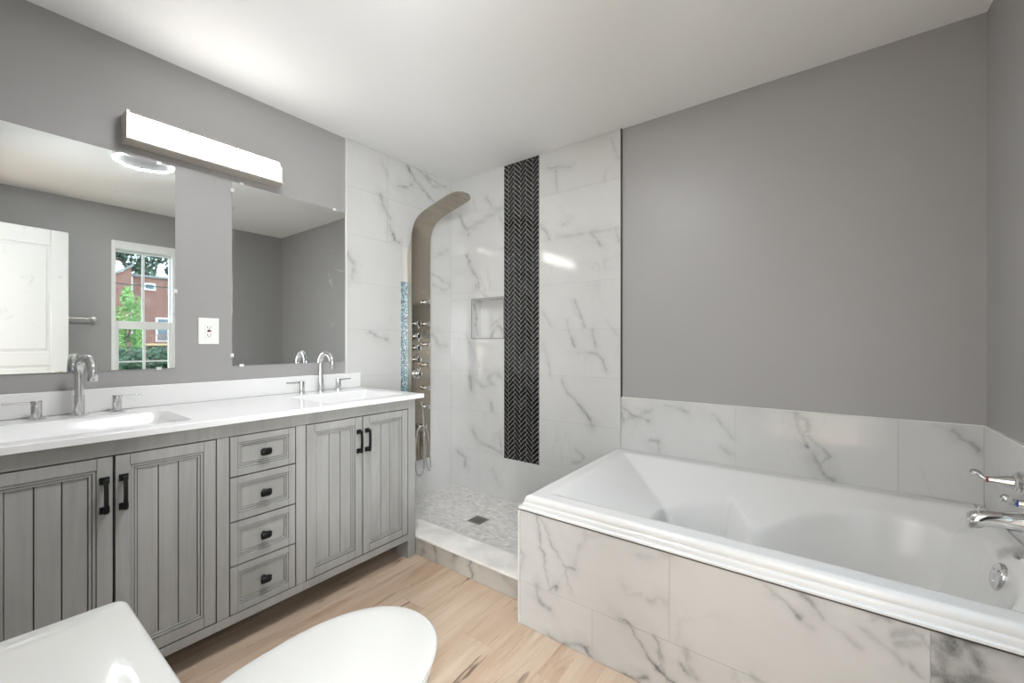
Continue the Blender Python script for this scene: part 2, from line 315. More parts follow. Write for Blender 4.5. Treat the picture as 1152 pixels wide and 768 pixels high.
# ---------------------------------------------------------------- tiles
VEINS = {"front":[[3,0.6,[[1.458,0.478],[1.469,0.433],[1.481,0.349],[1.498,0.316],[1.503,0.269],[1.52,0.218],[1.537,0.19]]],[3,0.55,[[1.46,0.477],[1.503,0.442],[1.537,0.365],[1.564,0.331],[1.591,0.307],[1.601,0.246],[1.62,0.215]]],[4,0.7,[[1.585,0.305],[1.632,0.302]]],[5,0.8,[[1.528,0.192],[1.553,0.218],[1.548,0.194]]],[9,0.55,[[1.464,0.184],[1.469,0.142],[1.492,0.122],[1.52,0.113]]],[5,0.7,[[1.515,0.011],[1.569,0.001],[1.601,0.004]]],[10,0.55,[[1.601,0.008],[1.642,0.028],[1.682,0.028]]],[4,1,[[1.674,0.03],[1.687,0.016],[1.702,0.003]]],[4,0.9,[[1.826,0.19],[1.848,0.184],[1.873,0.149],[1.906,0.114],[1.931,0.084],[1.947,0.072],[1.974,0.061],[2.001,0.056]]],[12,0.35,[[1.813,0.187],[1.856,0.183],[1.89,0.131],[1.954,0.071]]],[4,0.6,[[1.931,0.185],[1.947,0.164],[1.954,0.135],[1.966,0.109]]],[4,0.7,[[1.939,0.068],[1.954,0.095]]],[6,0.8,[[1.83,0.004],[1.873,0.008],[1.906,0.032]]],[8,0.22,[[1.677,0.451],[1.672,0.423],[1.642,0.369],[1.632,0.311]]],[8,0.3,[[1.914,0.288],[1.947,0.312],[1.978,0.304]]],[8,0.22,[[1.83,0.308],[1.839,0.285],[1.89,0.304]]],[6,0.6,[[2.019,0.125],[2.029,0.107]]],[10,0.2,[[1.672,0.45],[1.777,0.47]]],[10,0.2,[[1.865,0.428],[1.923,0.437],[1.978,0.466]]],[10,0.35,[[1.374,0.308],[1.399,0.285],[1.386,0.242]]],[4,0.5,[[2.196,0.492],[2.245,0.466],[2.299,0.431],[2.332,0.399]]],[9,0.25,[[2.328,0.402],[2.357,0.383]]],[5,0.8,[[2.325,0.404],[2.336,0.399]]],[6,0.3,[[2.261,0.504],[2.306,0.483],[2.343,0.469],[2.364,0.438],[2.392,0.414],[2.419,0.396],[2.464,0.373]]],[7,0.6,[[2.336,0.476],[2.357,0.444],[2.385,0.42]]],[5,0.8,[[2.464,0.497],[2.476,0.489]]],[8,0.45,[[2.473,0.496],[2.482,0.475],[2.482,0.451],[2.495,0.48],[2.519,0.465]]],[7,0.4,[[2.47,0.421],[2.501,0.402],[2.525,0.388],[2.539,0.367]]],[8,0.5,[[2.525,0.428],[2.553,0.452],[2.576,0.453],[2.587,0.431]]],[9,0.45,[[2.53,0.414],[2.57,0.432]]],[5,0.5,[[2.559,0.368],[2.576,0.353]]],[5,0.6,[[1.944,0.13],[1.96,0.084],[1.975,0.043]]],[7,0.4,[[2.035,0.18],[2.04,0.132],[2.064,0.102]]],[6,0.5,[[2.015,0.12],[2.045,0.103]]],[8,0.3,[[2.221,0.188],[2.237,0.177]]]],"front2":[[24,1.1,[[2.597,0.492],[2.624,0.496],[2.645,0.493],[2.665,0.476],[2.689,0.499],[2.713,0.499],[2.741,0.505]]],[22,1.0,[[2.597,0.443],[2.614,0.435],[2.624,0.47],[2.645,0.493]]],[18,0.95,[[2.595,0.381],[2.616,0.376],[2.606,0.417],[2.597,0.443]]],[24,1.1,[[2.629,0.371],[2.66,0.379]]],[14,1,[[2.665,0.451],[2.675,0.426]]],[12,0.5,[[2.67,0.453],[2.689,0.469]]],[14,0.5,[[2.608,0.357],[2.603,0.302]]],[18,0.6,[[2.629,0.368],[2.645,0.316],[2.685,0.308]]]],"back":[[6,0.6,[[1.43,0.79],[1.491,0.743],[1.596,0.717]]],[7,0.9,[[1.43,0.737],[1.448,0.707]]],[12,0.35,[[1.47,0.72],[1.544,0.748],[1.616,0.786]]],[8,0.35,[[1.695,0.814],[1.771,0.801],[1.808,0.785]]],[8,0.45,[[1.596,0.601],[1.646,0.608],[1.656,0.549]]],[5,0.45,[[1.931,0.788],[1.982,0.729],[2.028,0.674]]],[6,0.3,[[1.965,0.625],[2.015,0.596]]],[12,0.5,[[2.286,0.833],[2.293,0.766],[2.327,0.696]]],[5,0.8,[[2.324,0.692],[2.334,0.677]]],[8,0.4,[[2.286,0.833],[2.334,0.796],[2.34,0.755],[2.313,0.744]]],[6,0.5,[[2.334,0.73],[2.38,0.687],[2.413,0.651],[2.393,0.616]]],[10,0.7,[[2.356,0.642],[2.387,0.582],[2.406,0.542]]],[7,0.8,[[2.387,0.574],[2.432,0.537]]],[5,0.3,[[2.751,0.832],[2.801,0.813]]],[6,0.9,[[2.806,0.81],[2.826,0.788],[2.835,0.783]]],[6,0.8,[[2.842,0.776],[2.859,0.758],[2.873,0.746]]]],"shower":[[7,0.5,[[0.923,2.344],[0.95,2.322],[1.003,2.324],[1.089,2.295]]],[6,0.5,[[0.977,2.3],[0.986,2.237],[0.995,2.174]]],[5,0.3,[[1.365,2.4],[1.387,2.323],[1.417,2.26]]],[6,0.25,[[1.336,2.211],[1.32,2.165]]],[8,0.4,[[0.869,1.951],[0.914,1.897],[0.932,1.855]]],[9,0.3,[[0.986,1.863],[1.089,1.854],[1.22,1.856],[1.358,1.848]]],[9,0.5,[[1.228,1.847],[1.267,1.812],[1.298,1.765]]],[7,0.3,[[1.395,1.849],[1.417,1.776]]],[8,0.3,[[1.038,1.938],[1.081,1.953]]],[5,0.5,[[1.116,1.441],[1.154,1.354],[1.188,1.268]]],[6,0.3,[[1.067,1.31],[1.076,1.231],[1.102,1.192]]],[6,0.8,[[1.094,1.192],[1.116,1.145]]],[6,0.6,[[1.247,1.244],[1.255,1.191],[1.268,1.131]]],[6,0.45,[[1.214,1.1],[1.279,1.093],[1.319,1.049],[1.335,0.991]]],[7,0.2,[[1.085,1.106],[1.214,1.1]]],[6,0.3,[[0.881,1.366],[0.948,1.274]]],[6,0.3,[[0.881,1.153],[0.929,1.023],[0.939,0.942]]],[5,0.45,[[1.022,0.93],[1.058,0.853],[1.146,0.774]]],[6,0.7,[[1.146,0.774],[1.197,0.725],[1.222,0.682],[1.238,0.646]]],[7,0.7,[[1.225,0.69],[1.238,0.646],[1.255,0.656]]],[6,0.25,[[1.335,1.301],[1.413,1.197]]],[7,0.4,[[1.129,0.486],[1.18,0.447],[1.171,0.415],[1.111,0.397]]],[7,0.5,[[0.114,2.163],[0.144,2.085],[0.202,2.025],[0.202,2.003]]],[22,0.3,[[0.164,2.045],[0.241,2.054],[0.334,2.08],[0.442,2.116],[0.546,2.15]]],[9,0.35,[[0.38,2.245],[0.425,2.188]]],[6,0.75,[[0.183,1.841],[0.212,1.788]]],[8,0.5,[[0.202,1.774],[0.241,1.713],[0.297,1.651],[0.307,1.58],[0.279,1.596]]],[6,0.3,[[0.241,2.281],[0.279,2.16]]],[7,0.35,[[0.495,2.147],[0.512,2.076],[0.546,2.016]]],[6,0.35,[[0.279,1.582],[0.389,1.505]]],[6,0.4,[[0.173,1.227],[0.229,1.135],[0.31,0.994],[0.297,0.953]]],[12,0.55,[[0.215,0.929],[0.229,0.807]]],[14,0.35,[[0.215,0.929],[0.337,0.834],[0.44,0.86],[0.389,0.897],[0.465,0.94],[0.527,0.914]]],[10,0.4,[[0.427,0.722],[0.44,0.664]]],[10,0.4,[[0.243,0.502],[0.31,0.41],[0.44,0.389],[0.527,0.363]]],[10,0.45,[[0.515,0.478],[0.527,0.383]]],[9,0.5,[[0.073,0.313],[0.173,0.266],[0.159,0.202]]],[8,0.3,[[0.44,0.232],[0.515,0.11]]]],"left":[[6,0.9,[[1.929,2.433],[1.979,2.379],[2.004,2.347]]],[5,0.7,[[2.004,2.347],[2.062,2.316],[2.182,2.243]]],[7,0.5,[[2.031,2.444],[2.105,2.403],[2.148,2.376]]],[9,0.5,[[1.852,2.26],[1.92,2.273],[1.969,2.304]]],[7,0.5,[[2.105,2.42],[2.262,2.385]]],[7,0.4,[[2.171,2.357],[2.309,2.395]]],[10,0.6,[[1.707,2.157],[1.725,2.103],[1.743,2.07]]],[7,0.6,[[1.743,2.07],[1.76,2.037],[1.787,2.014]]],[7,0.5,[[1.778,1.966],[1.806,1.927]]],[7,0.8,[[1.806,1.919],[1.828,1.878],[1.862,1.865]]],[10,0.25,[[1.716,2.382],[1.76,2.307]]],[12,0.4,[[1.465,1.723],[1.511,1.654],[1.495,1.568],[1.488,1.595]]],[9,0.25,[[2.193,1.825],[2.334,1.901]]],[9,0.3,[[2.171,1.687],[2.358,1.624]]],[8,0.45,[[1.622,1.234],[1.712,1.197],[1.758,1.187]]],[14,0.35,[[2.165,1.234],[2.24,1.146],[2.318,1.134]]],[9,0.3,[[2.18,1.611],[2.271,1.576],[2.366,1.609]]]]}
def rect_sub(r, h):
    a0, b0, a1, b1 = r; c0, d0, c1, d1 = h
    if c0 >= a1 or c1 <= a0 or d0 >= b1 or d1 <= b0: return [r]
    out = []
    if b0 < d0: out.append((a0, b0, a1, d0))
    if b1 > d1: out.append((a0, d1, a1, b1))
    lo, hi = max(b0, d0), min(b1, d1)
    if a0 < c0: out.append((a0, lo, c0, hi))
    if a1 > c1: out.append((c1, lo, a1, hi))
    return out
def vein_field(P, lines):
    """P (n,2) in metres -> vein strength; polylines carry width (mm) and strength"""
    A = np.zeros(len(P)); x, y = P[:, 0], P[:, 1]
    wx = .003*np.sin(91*x+37*y)+.0016*np.sin(173*y-61*x+1.3)+.0008*np.sin(389*x+271*y)
    wy = .003*np.sin(83*y-41*x+2.1)+.0016*np.sin(157*x+67*y)+.0008*np.sin(421*y-233*x)
    X, Y = x+wx, y+wy
    mod = .62+.38*np.sin(47*x+63*y+np.sin(29*y-11*x)*2)
    for wd, st, pts in lines:
        w_ = wd*.001; d = np.full(len(P), 9.0); p = np.array(pts)
        bb = (X > p[:, 0].min()-.06) & (X < p[:, 0].max()+.06) & (Y > p[:, 1].min()-.06) & (Y < p[:, 1].max()+.06)
        if not bb.any(): continue
        xs, ys = X[bb], Y[bb]; dd = np.full(len(xs), 9.0)
        for i in range(len(p)-1):
            a, b = p[i], p[i+1]; L = ((b-a)**2).sum()+1e-9
            t = np.clip(((xs-a[0])*(b[0]-a[0])+(ys-a[1])*(b[1]-a[1]))/L, 0, 1)
            dd = np.minimum(dd, np.hypot(xs-a[0]-t*(b[0]-a[0]), ys-a[1]-t*(b[1]-a[1])))
        wv = w_*(.55+.75*mod[bb])
        val = st*(np.exp(-(dd/wv)**2)*(.4+.6*mod[bb])*.72+.22*np.exp(-(dd/(wv*4.5))**2))
        A[bb] = np.maximum(A[bb], val)
    return np.clip(A*.95, 0, 1)
RNG = random.Random(7)
def tile_panel(name, parent, O, U, V, Nn, rects, lines, res=.0065, th=TH, material=None, gap=.0007):
    """marble tiles with thin joints; only the faces one can see are made"""
    O, U, V, Nn = map(Vector, (O, U, V, Nn)); m = MB(); attr = []
    front = Nn*th
    for (a0, b0, a1, b1) in rects:
        a0 += gap; b0 += gap; a1 -= gap; b1 -= gap
        if a1-a0 < .004 or b1-b0 < .004: continue
        nx = max(1, int((a1-a0)/res)); ny = max(1, int((b1-b0)/res)); tid = RNG.random()
        aa = np.linspace(a0, a1, nx+1); bb = np.linspace(b0, b1, ny+1)
        G = np.stack(np.meshgrid(aa, bb), -1).reshape(-1, 2)
        val = vein_field(G, lines)
        vs = [O+U*p[0]+V*p[1]+front for p in G]
        W = nx+1; fs = [(j*W+i, j*W+i+1, (j+1)*W+i+1, (j+1)*W+i) for j in range(ny) for i in range(nx)]
        m.add(vs, fs, 0, tid); attr += list(val)
        base = len(m.v)
        c = [(a0, b0), (a1, b0), (a1, b1), (a0, b1)]
        vs = [O+U*p[0]+V*p[1]+front for p in c]+[O+U*p[0]+V*p[1]+Nn*(th*.1) for p in c]
        m.add(vs, [(i, i+4, (i+1) % 4+4, (i+1) % 4) for i in range(4)], 0, tid); attr += [0]*8
        # grout bed, a hair below the face
        e = gap*1.1; c = [(a0-e, b0-e), (a1+e, b0-e), (a1+e, b1+e), (a0-e, b1+e)]
        vs = [O+U*p[0]+V*p[1]+Nn*(th-.0012) for p in c]+[O+U*p[0]+V*p[1]+Nn*.0002 for p in c]
        m.add(vs, [(0, 1, 2, 3), (4, 5, 6, 7)]+[(i, i+4, (i+1) % 4+4, (i+1) % 4) for i in range(4)], 1); attr += [0]*8
    o = m.build(name, [material or MARBLE, GROUT], parent, recalc=False, attr=attr)
    return o
def grid_rects(xs, zs): return [(xs[i], zs[j], xs[i+1], zs[j+1]) for j in range(len(zs)-1) for i in range(len(xs)-1)]
ZR = [.036, .35, .65, .95, 1.25, 1.55, 1.85, 2.15, ZC]
HX0, HX1, HZ0 = .549, .852, .333
# back wall in the shower (u = x, v = z)
rects = grid_rects([TH, HX0], ZR)+[r for r in grid_rects([HX1, 1.427], ZR)]+[(HX0, .036, HX1, HZ0)]
rr_ = []
for r in rects: rr_ += rect_sub(r, (NX0, NZ0, NX1, NZ1))
tile_panel('tile_panel', wb, (0, YB, 0), (1, 0, 0), (0, 0, 1), (0, -1, 0), rr_, VEINS['shower'])
# strip of tile over the tub
o_ = tile_panel('tile_panel', wb, (0, YB, 0), (1, 0, 0), (0, 0, 1), (0, -1, 0), grid_rects([1.429, 2.034, 2.643, XR-TH], [.48, .536, .8385]), VEINS['back'])
# right wall strip (u = y, v = z)
tile_panel('tile_panel', wr, (XR, 0, 0), (0, 1, 0), (0, 0, 1), (-1, 0, 0), grid_rects([1.40, 1.76, YB-TH], [0.0, .236, .536, .8385]), [])
# left wall in the shower
tile_panel('tile_panel', wl, (0, 0, 0), (0, 1, 0), (0, 0, 1), (1, 0, 0), grid_rects([1.459, 1.87, YB-TH], [.65, .95])+grid_rects([1.459, 2.06, YB-TH], [.95, 1.25, 1.55, 1.85])+grid_rects([1.459, 1.76, YB-TH], [1.85, 2.15, ZC])+grid_rects([1.459, 2.06, YB-TH], [.036, .35, .65]), VEINS['left'])
# niche lining
m_ = MB()
YN1 = YB+.1
tile_panel('niche_lining', wb, (NX0, YN1, 0), (1, 0, 0), (0, 0, 1), (0, -1, 0), [(0, NZ0, NX1-NX0, NZ1)], [(8, .5, [[.1, 1.2], [.17, 1.3], [.2, 1.28], [.25, 1.22]]), (6, .4, [[.12, 1.3], [.2, 1.35]])], th=.006)
tile_panel('niche_lining', wb, (NX0, YB-TH, 0), (0, 1, 0), (0, 0, 1), (1, 0, 0), [(0, NZ0, .1+TH, NZ1)], [(12, .6, [[.02, 1.46], [.05, 1.38], [.04, 1.3], [.07, 1.22]])], th=.006)
tile_panel('niche_lining', wb, (NX1, YB-TH, 0), (0, 1, 0), (0, 0, 1), (-1, 0, 0), [(0, NZ0, .1+TH, NZ1)], [], th=.006)
tile_panel('niche_lining', wb, (NX0, YB-TH, NZ0), (1, 0, 0), (0, 1, 0), (0, 0, 1), [(0, 0, NX1-NX0, .1+TH)], [], th=.006)
tile_panel('niche_lining', wb, (NX0, YB-TH, NZ1), (1, 0, 0), (0, 1, 0), (0, 0, -1), [(0, 0, NX1-NX0, .1+TH)], [], th=.006)
m = MB(); e = .004
for b in ((NX0-e, NX1+e, NZ0-e, NZ0), (NX0-e, NX1+e, NZ1, NZ1+e), (NX0-e, NX0, NZ0, NZ1), (NX1, NX1+e, NZ0, NZ1)): m.box(b[0], b[1], YB-TH-.0008, YB-TH+.004, b[2], b[3])
m.build('niche_edge', mat('niche_edge_trim', srgb(128, 124, 116), .35, metal=.5), wb)

# herringbone inlay: 1 x 3 inch bricks at 45 degrees, clipped to the strip
W_ = .0243; L_ = 3*W_
bm = bmesh.new(); lay = bm.verts.layers.float.new('tid')
c45 = math.cos(math.pi/4)
def herr_brick(x0, y0, wx, wy):
    gq = .0009; pts = [(x0+gq, y0+gq), (x0+wx-gq, y0+gq), (x0+wx-gq, y0+wy-gq), (x0+gq, y0+wy-gq)]
    P = [((px-py)*c45+.70, (px+py)*c45+1.35) for px, py in pts]
    if max(p[0] for p in P) < HX0 or min(p[0] for p in P) > HX1 or max(p[1] for p in P) < HZ0 or min(p[1] for p in P) > ZC: return
    t = RNG.random()**1.6; vs = []
    for d in (TH, TH-.0009):
        for p in P: v = bm.verts.new((p[0], YB-d, p[1])); v[lay] = t; vs.append(v)
    bm.faces.new(vs[:4]); bm.faces.new(vs[4:][::-1])
    for i in range(4): bm.faces.new((vs[i], vs[i+4], vs[(i+1) % 4+4], vs[(i+1) % 4]))
for i in range(-60, 61):
    for k in range(-6, 7):
        ox, oy = (i+3*k)*W_, (i-3*k)*W_
        herr_brick(ox, oy, L_, W_); herr_brick(ox+L_, oy-2*W_, W_, L_)
for co, no in (((HX0+.001, 0, 0), (-1, 0, 0)), ((HX1-.001, 0, 0), (1, 0, 0)), ((0, 0, HZ0+.001), (0, 0, -1)), ((0, 0, ZC-.001), (0, 0, 1))):
    bmesh.ops.bisect_plane(bm, geom=bm.verts[:]+bm.edges[:]+bm.faces[:], plane_co=co, plane_no=no, clear_outer=True)
bmesh.ops.recalc_face_normals(bm, faces=bm.faces)
me = bpy.data.meshes.new('herringbone_tiles'); bm.to_mesh(me); bm.free(); me.materials.append(HERR)
ho = bpy.data.objects.new('herringbone_tiles', me); COL.objects.link(ho); ho.parent = wb
MB().box(HX0, HX1, YB-TH+.0006, YB-.0003, HZ0, ZC).build('herringbone_grout', HGROUT, wb)
# edge trims
struct('trim_2', MB().box(1.4275, 1.434, YB-TH-.0015, YB-.0003, .8385, ZC), DARKTRIM)
struct('trim_3', MB().box(.0003, TH+.001, 1.4525, 1.459, .9, ZC), PALETRIM)
struct('trim_4', MB().box(1.434, XR-.002, YB-TH-.001, YB-.0003, .8385, .8425).box(XR-TH-.001, XR-.0003, 1.395, YB-TH, .8385, .8425), PALETRIM)
# blue mosaic strip behind the shower panel
MB().box(TH, TH+.0055, 1.875, 2.14, .62, 1.597).build('mosaic_strip', MOS, wl)

# ---------------------------------------------------------------- shower floor, curb
CX = 1.372
sf = struct('floor_shower', MB().box(0, CX+.05, 1.60, YB, -.06, .036), PEB)
m = MB().box(.585, .688, 1.935, 2.035, .0355, .0385, 0)
for k in range(5): m.box(.597+k*.018, .603+k*.018, 1.95, 2.02, .0385, .0388, 1)
tag(m.build('shower_drain', [mat('drain_steel', srgb(150, 146, 140), .35, metal=.9), VDARK]), 'square metal drain grate set in the shower floor', 'drain')
cb = empty('shower_curb', (.7, 1.58, 0)); tag(cb, 'low marble tiled curb with pale stone cap between the vanity and tub', 'curb')
MB().box(.002, CX, 1.5185, 1.665, .0, .094).build('core', GROUT, cb)
tile_panel('tile_face', cb, (0, 1.519, 0), (1, 0, 0), (0, 0, 1), (0, -1, 0), [(.6, .001, .76, .092), (.76, .001, 1.05, .092), (1.05, .001, CX, .092)],
           [(5, .7, [[.74, .09], [.757, .04], [.755, .002]]), (5, .9, [[1.0, .092], [.985, .06], [1.01, .03], [1.0, .002]]), (14, .5, [[.63, .09], [.66, .05], [.64, .01]]), (14, .4, [[.9, .09], [.86, .05]]), (12, .3, [[1.2, .08], [1.3, .02]])], th=.004, material=MARBLE_CURB)
MB().box(.002, CX, 1.5085, 1.668, .094, .106).build('stone_cap', STONE, cb, bevel=.002)

# ---------------------------------------------------------------- tub surround and tub
TX0, TY0, DKZ = 1.372, 1.397, .484
ts = empty('tub_surround', (2.1, 1.4, 0)); tag(ts, 'marble tiled tub surround with white ledge under the built-in tub', 'tub surround')
MB().box(TX0+TH, 2.894, TY0+TH, TY0+.03, 0, DKZ-.012).box(TX0+TH, TX0+.03, TY0+.03, YB-TH-.001, .0365, DKZ-.012).build('core', GROUT, ts)
fr = grid_rects([TX0, 1.706, 2.315, 2.888], [.001, .1817])+grid_rects([TX0, 1.982, 2.591, 2.888], [.1817, .472])
f1 = [r for r in fr if not (r[0] > 2.5)]; f2 = [r for r in fr if r[0] > 2.5]
tile_panel('front_tiles', ts, (0, TY0+TH, 0), (1, 0, 0), (0, 0, 1), (0, -1, 0), f1, VEINS['front'], res=.004)
tile_panel('front_tiles', ts, (0, TY0+TH, 0), (1, 0, 0), (0, 0, 1), (0, -1, 0), f2, VEINS['front2'], res=.004)
tile_panel('side_tiles', ts, (TX0+TH, 0, 0), (0, 1, 0), (0, 0, 1), (-1, 0, 0), grid_rects([TY0, 1.86, YB-TH-.001], [.0375, .1817, .472]), [(8, .4, [[1.7, .45], [1.75, .3], [1.72, .2]])])
m = MB()
m.box(TX0-.001, 2.888, TY0-.001, 1.46, .474, DKZ).box(TX0-.001, 1.44, 1.46, YB-TH-.001, .474, DKZ)
m.build('ledge', mat('white_ledge_tile', srgb(228, 228, 226), .2), ts, bevel=.002)
m = MB().box(TX0-.002, 2.888, TY0-.0015, TY0+.004, .4712, .4738).box(TX0-.002, TX0+.004, TY0+.004, YB-TH-.001, .4712, .4738)
m.build('metal_edge', mat('dark_metal_edge', srgb(92, 92, 92), .3, metal=.8), ts)
MB().box(TX0-.0015, TX0+.0065, TY0-.0015, TY0+.006, .001, .471).build('corner_edge', PALETRIM, ts)

# tub: height field with a rolled rim, sloped back rest and an hourglass basin
X0, X1, Y0, Y1 = 1.392, 2.885, 1.412, 2.364
YM = 1.895
back_half = [(1.775, .10), (1.80, .150), (2.03, .252), (2.055, .250), (2.10, .185), (2.138, .135), (2.175, .137), (2.21, .160), (2.327, .245), (2.46, .305), (2.60, .325), (2.72, .310), (2.79, .25), (2.825, .12)]
def chaikin(P, n=2):
    for _ in range(n):
        Q = []
        for i in range(len(P)):
            a, b = np.array(P[i]), np.array(P[(i+1) % len(P)]); Q += [a*.75+b*.25, a*.25+b*.75]
        P = Q
    return np.array(P)
poly = chaikin([(x, YM+h) for x, h in back_half]+[(x, YM-h) for x, h in back_half[::-1]], 2)
def sdist(P, poly):
    d = np.full(len(P), 9.0); ins = np.zeros(len(P), bool)
    for i in range(len(poly)):
        a, b = poly[i], poly[(i+1) % len(poly)]; L = ((b-a)**2).sum()+1e-12
        t = np.clip(((P-a)@(b-a))/L, 0, 1); q = a+t[:, None]*(b-a); d = np.minimum(d, np.hypot(*(P-q).T))
        c = (a[1] > P[:, 1]) != (b[1] > P[:, 1])
        with np.errstate(divide='ignore', invalid='ignore'): xx = a[0]+(P[:, 1]-a[1])*(b[0]-a[0])/(b[1]-a[1])
        ins ^= c & (P[:, 0] < xx)
    return np.where(ins, d, -d)
def smax(a, b, k=.012): h = np.clip(.5+.5*(a-b)/k, 0, 1); return b*(1-h)+a*h+k*h*(1-h)
def smin(a, b, k=.012): return -smax(-a, -b, k)
def dense(a, b, n, edge):  # more samples by the rim
    t = np.linspace(0, 1, n); return np.unique(np.round(np.concatenate([a+(b-a)*t, a+edge, b-edge]), 5))
edge = np.array([0, .001, .003, .006, .010, .015, .021])
gx = dense(X0, X1, 190, edge); gy = dense(Y0, Y1, 122, edge)
G = np.stack(np.meshgrid(gx, gy), -1).reshape(-1, 2); x, y = G.T
RZ = .531
A = RZ+.002-.52*(x-1.475); B = RZ+.002-.58*(2.300-y); Bf = RZ+.002-.58*(y-1.492); C = RZ+.002-.8*(2.855-x)
slope = smax(smax(A, C, .008), smax(B, Bf, .008), .010)
top = smin(np.full_like(slope, RZ), slope, .012)
top = np.maximum(top, .30)
sd = sdist(G, poly)
z = np.where(sd > -.02, smin(top, top-2.7*sd, .018), top)
z = smax(z, np.full_like(z, .11)+.02*np.clip(2.2-x, 0, 1), .05)
ed = np.minimum.reduce([x-X0, y-Y0]); R = .020
z = np.where(ed < R, z-(R-np.sqrt(np.maximum(R*R-(R-ed)**2, 0)))*1.0, z)
m = MB(); nx, ny = len(gx), len(gy)
vs = [(x[i], y[i], z[i]) for i in range(len(G))]
fs = [(j*nx+i, j*nx+i+1, (j+1)*nx+i+1, (j+1)*nx+i) for j in range(ny-1) for i in range(nx-1)]
m.add(vs, fs)
loop = [i for i in range(nx)]+[j*nx+nx-1 for j in range(1, ny)]+[(ny-1)*nx+i for i in range(nx-2, -1, -1)]+[j*nx for j in range(ny-2, 0, -1)]
# skirt: rim edge, small step, down to the ledge
def off(i, d):
    px, py, pz = m.v[i]
    return (px+(d if px <= X0+1e-6 else 0), py+(d if py <= Y0+1e-6 else 0))
r0 = len(m.v); n_ = len(loop); cols = [(-.0, .503), (-.005, .499), (-.0065, .494), (-.0065, DKZ+.0005)]
for d, zz in cols:
    m.v += [(off(i, d)[0], off(i, d)[1], zz) for i in loop]; m.t += [0]*n_
prev = loop
for k in range(len(cols)):
    cur = list(range(r0+k*n_, r0+(k+1)*n_))
    for i in range(n_): m.f.append([prev[i], cur[i], cur[(i+1) % n_], prev[(i+1) % n_]]); m.m.append(0)
    prev = cur
tub = empty('bathtub', (2.1, 1.9, DKZ)); tag(tub, 'white built-in bathtub with an oval basin and sloped back rest', 'bathtub')
ob = m.build('tub_shell', ACR, tub, smooth=50)
# overflow plate, drain, air button
m = MB(); ax = Vector((-1, 0, .24)).normalized(); oc = Vector((2.808, 1.862, .462))
m.lathe(oc-ax*.004, ax, [(0, .041), (.007, .041), (.011, .038), (.013, .028), (.0135, .0)], 36)
m.lathe(oc+ax*.009-Vector((0, 0, .018)), ax, [(0, .005), (.006, .005), (.007, .0)], 12); m.lathe(oc+ax*.009+Vector((0, 0, .018)), ax, [(0, .004), (.005, .004), (.006, .0)], 12)
m.build('overflow_plate', CHROME, tub, smooth=40)
MB().lathe((2.855, 1.875, RZ-.004), (0, 0, 1), [(0, .017), (.006, .017), (.008, .014), (.008, 0)], 28).build('air_button', CHROME, tub, smooth=40)
MB().lathe((2.62, YM, .108), (0, 0, 1), [(0, .035), (.006, .035), (.008, .03), (.008, 0)], 28).build('drain', CHROME, tub, smooth=40)

# ---------------------------------------------------------------- tub filler
TXW = XR-TH
sp = empty('tub_spout', (TXW, 1.87, .62)); tag(sp, 'long chrome tub spout with diverter knob projecting over the bathtub', 'spout')
m = MB(); rings = []
n = 24
for xx, hw, zt, zb in ((TXW, .027, .662, .602), (2.86, .026, .661, .606), (2.81, .0235, .655, .606), (2.78, .0225, .651, .602), (2.766, .022, .648, .594), (2.752, .0205, .642, .590), (2.745, .016, .634, .594)):
    zc, hz = (zt+zb)/2, (zt-zb)/2
    rings.append([(xx, 1.87+hw*math.copysign(abs(math.cos(t))**.8, math.cos(t)), zc+hz*math.copysign(abs(math.sin(t))**.8, math.sin(t))) for t in [2*math.pi*k/n for k in range(n)]])
m.loft(rings); m.build('spout_body', CHROME, sp, smooth=60)
MB().lathe((2.768, 1.87, .645), (0, 0, 1), [(0, .004), (.012, .004), (.013, .009), (.019, .010), (.021, .008), (.021, 0)], 20).build('diverter_knob', CHROME, sp, smooth=40)
MB().lathe((TXW, 1.87, .63), (-1, 0, 0), [(0, .036), (.005, .036), (.008, .032)], 28).build('wall_flange', CHROME, sp, smooth=40)
def tub_handle(y0, side, markm, label):
    t = empty('tub_faucet_handle', (TXW, y0, .72)); tag(t, label, 'faucet handle')
    MB().lathe((TXW, y0, .72), (-1, 0, 0), [(0, .036), (.004, .036), (.006, .032), (.011, .0315), (.013, .026), (.018, .026), (.020, .022), (.0205, 0)], 30).build('escutcheon', CHROME, t, smooth=40)
    d = lambda k, dy=0, dz=0: (TXW-k, y0+side*dy, .72+dz)
    m = MB(); m.tube([d(.018), d(.030), d(.050), d(.072)], [.0205, .0185, .0135, .0095], 18); m.build('lever', CHROME, t, smooth=50)
    m = MB(); m.tube([d(.0725), d(.0748)], .0098, 16); m.build('colour_ring', markm, t, smooth=50)
    m = MB(); m.tube([d(.075), d(.082, .004, .004), d(.090, .012, .009), d(.098, .020, .013), d(.103, .026, .015), d(.105, .029, .0155)], [.006, .0095, .013, .013, .009, .003], 18, flat=.95); m.build('paddle', CHROME, t, smooth=60)
tub_handle(1.995, 1, RED, 'chrome lever tub handle with red ring, farther from the camera')
tub_handle(1.745, -1, BLUE, 'chrome lever tub handle with blue ring at the right picture edge')

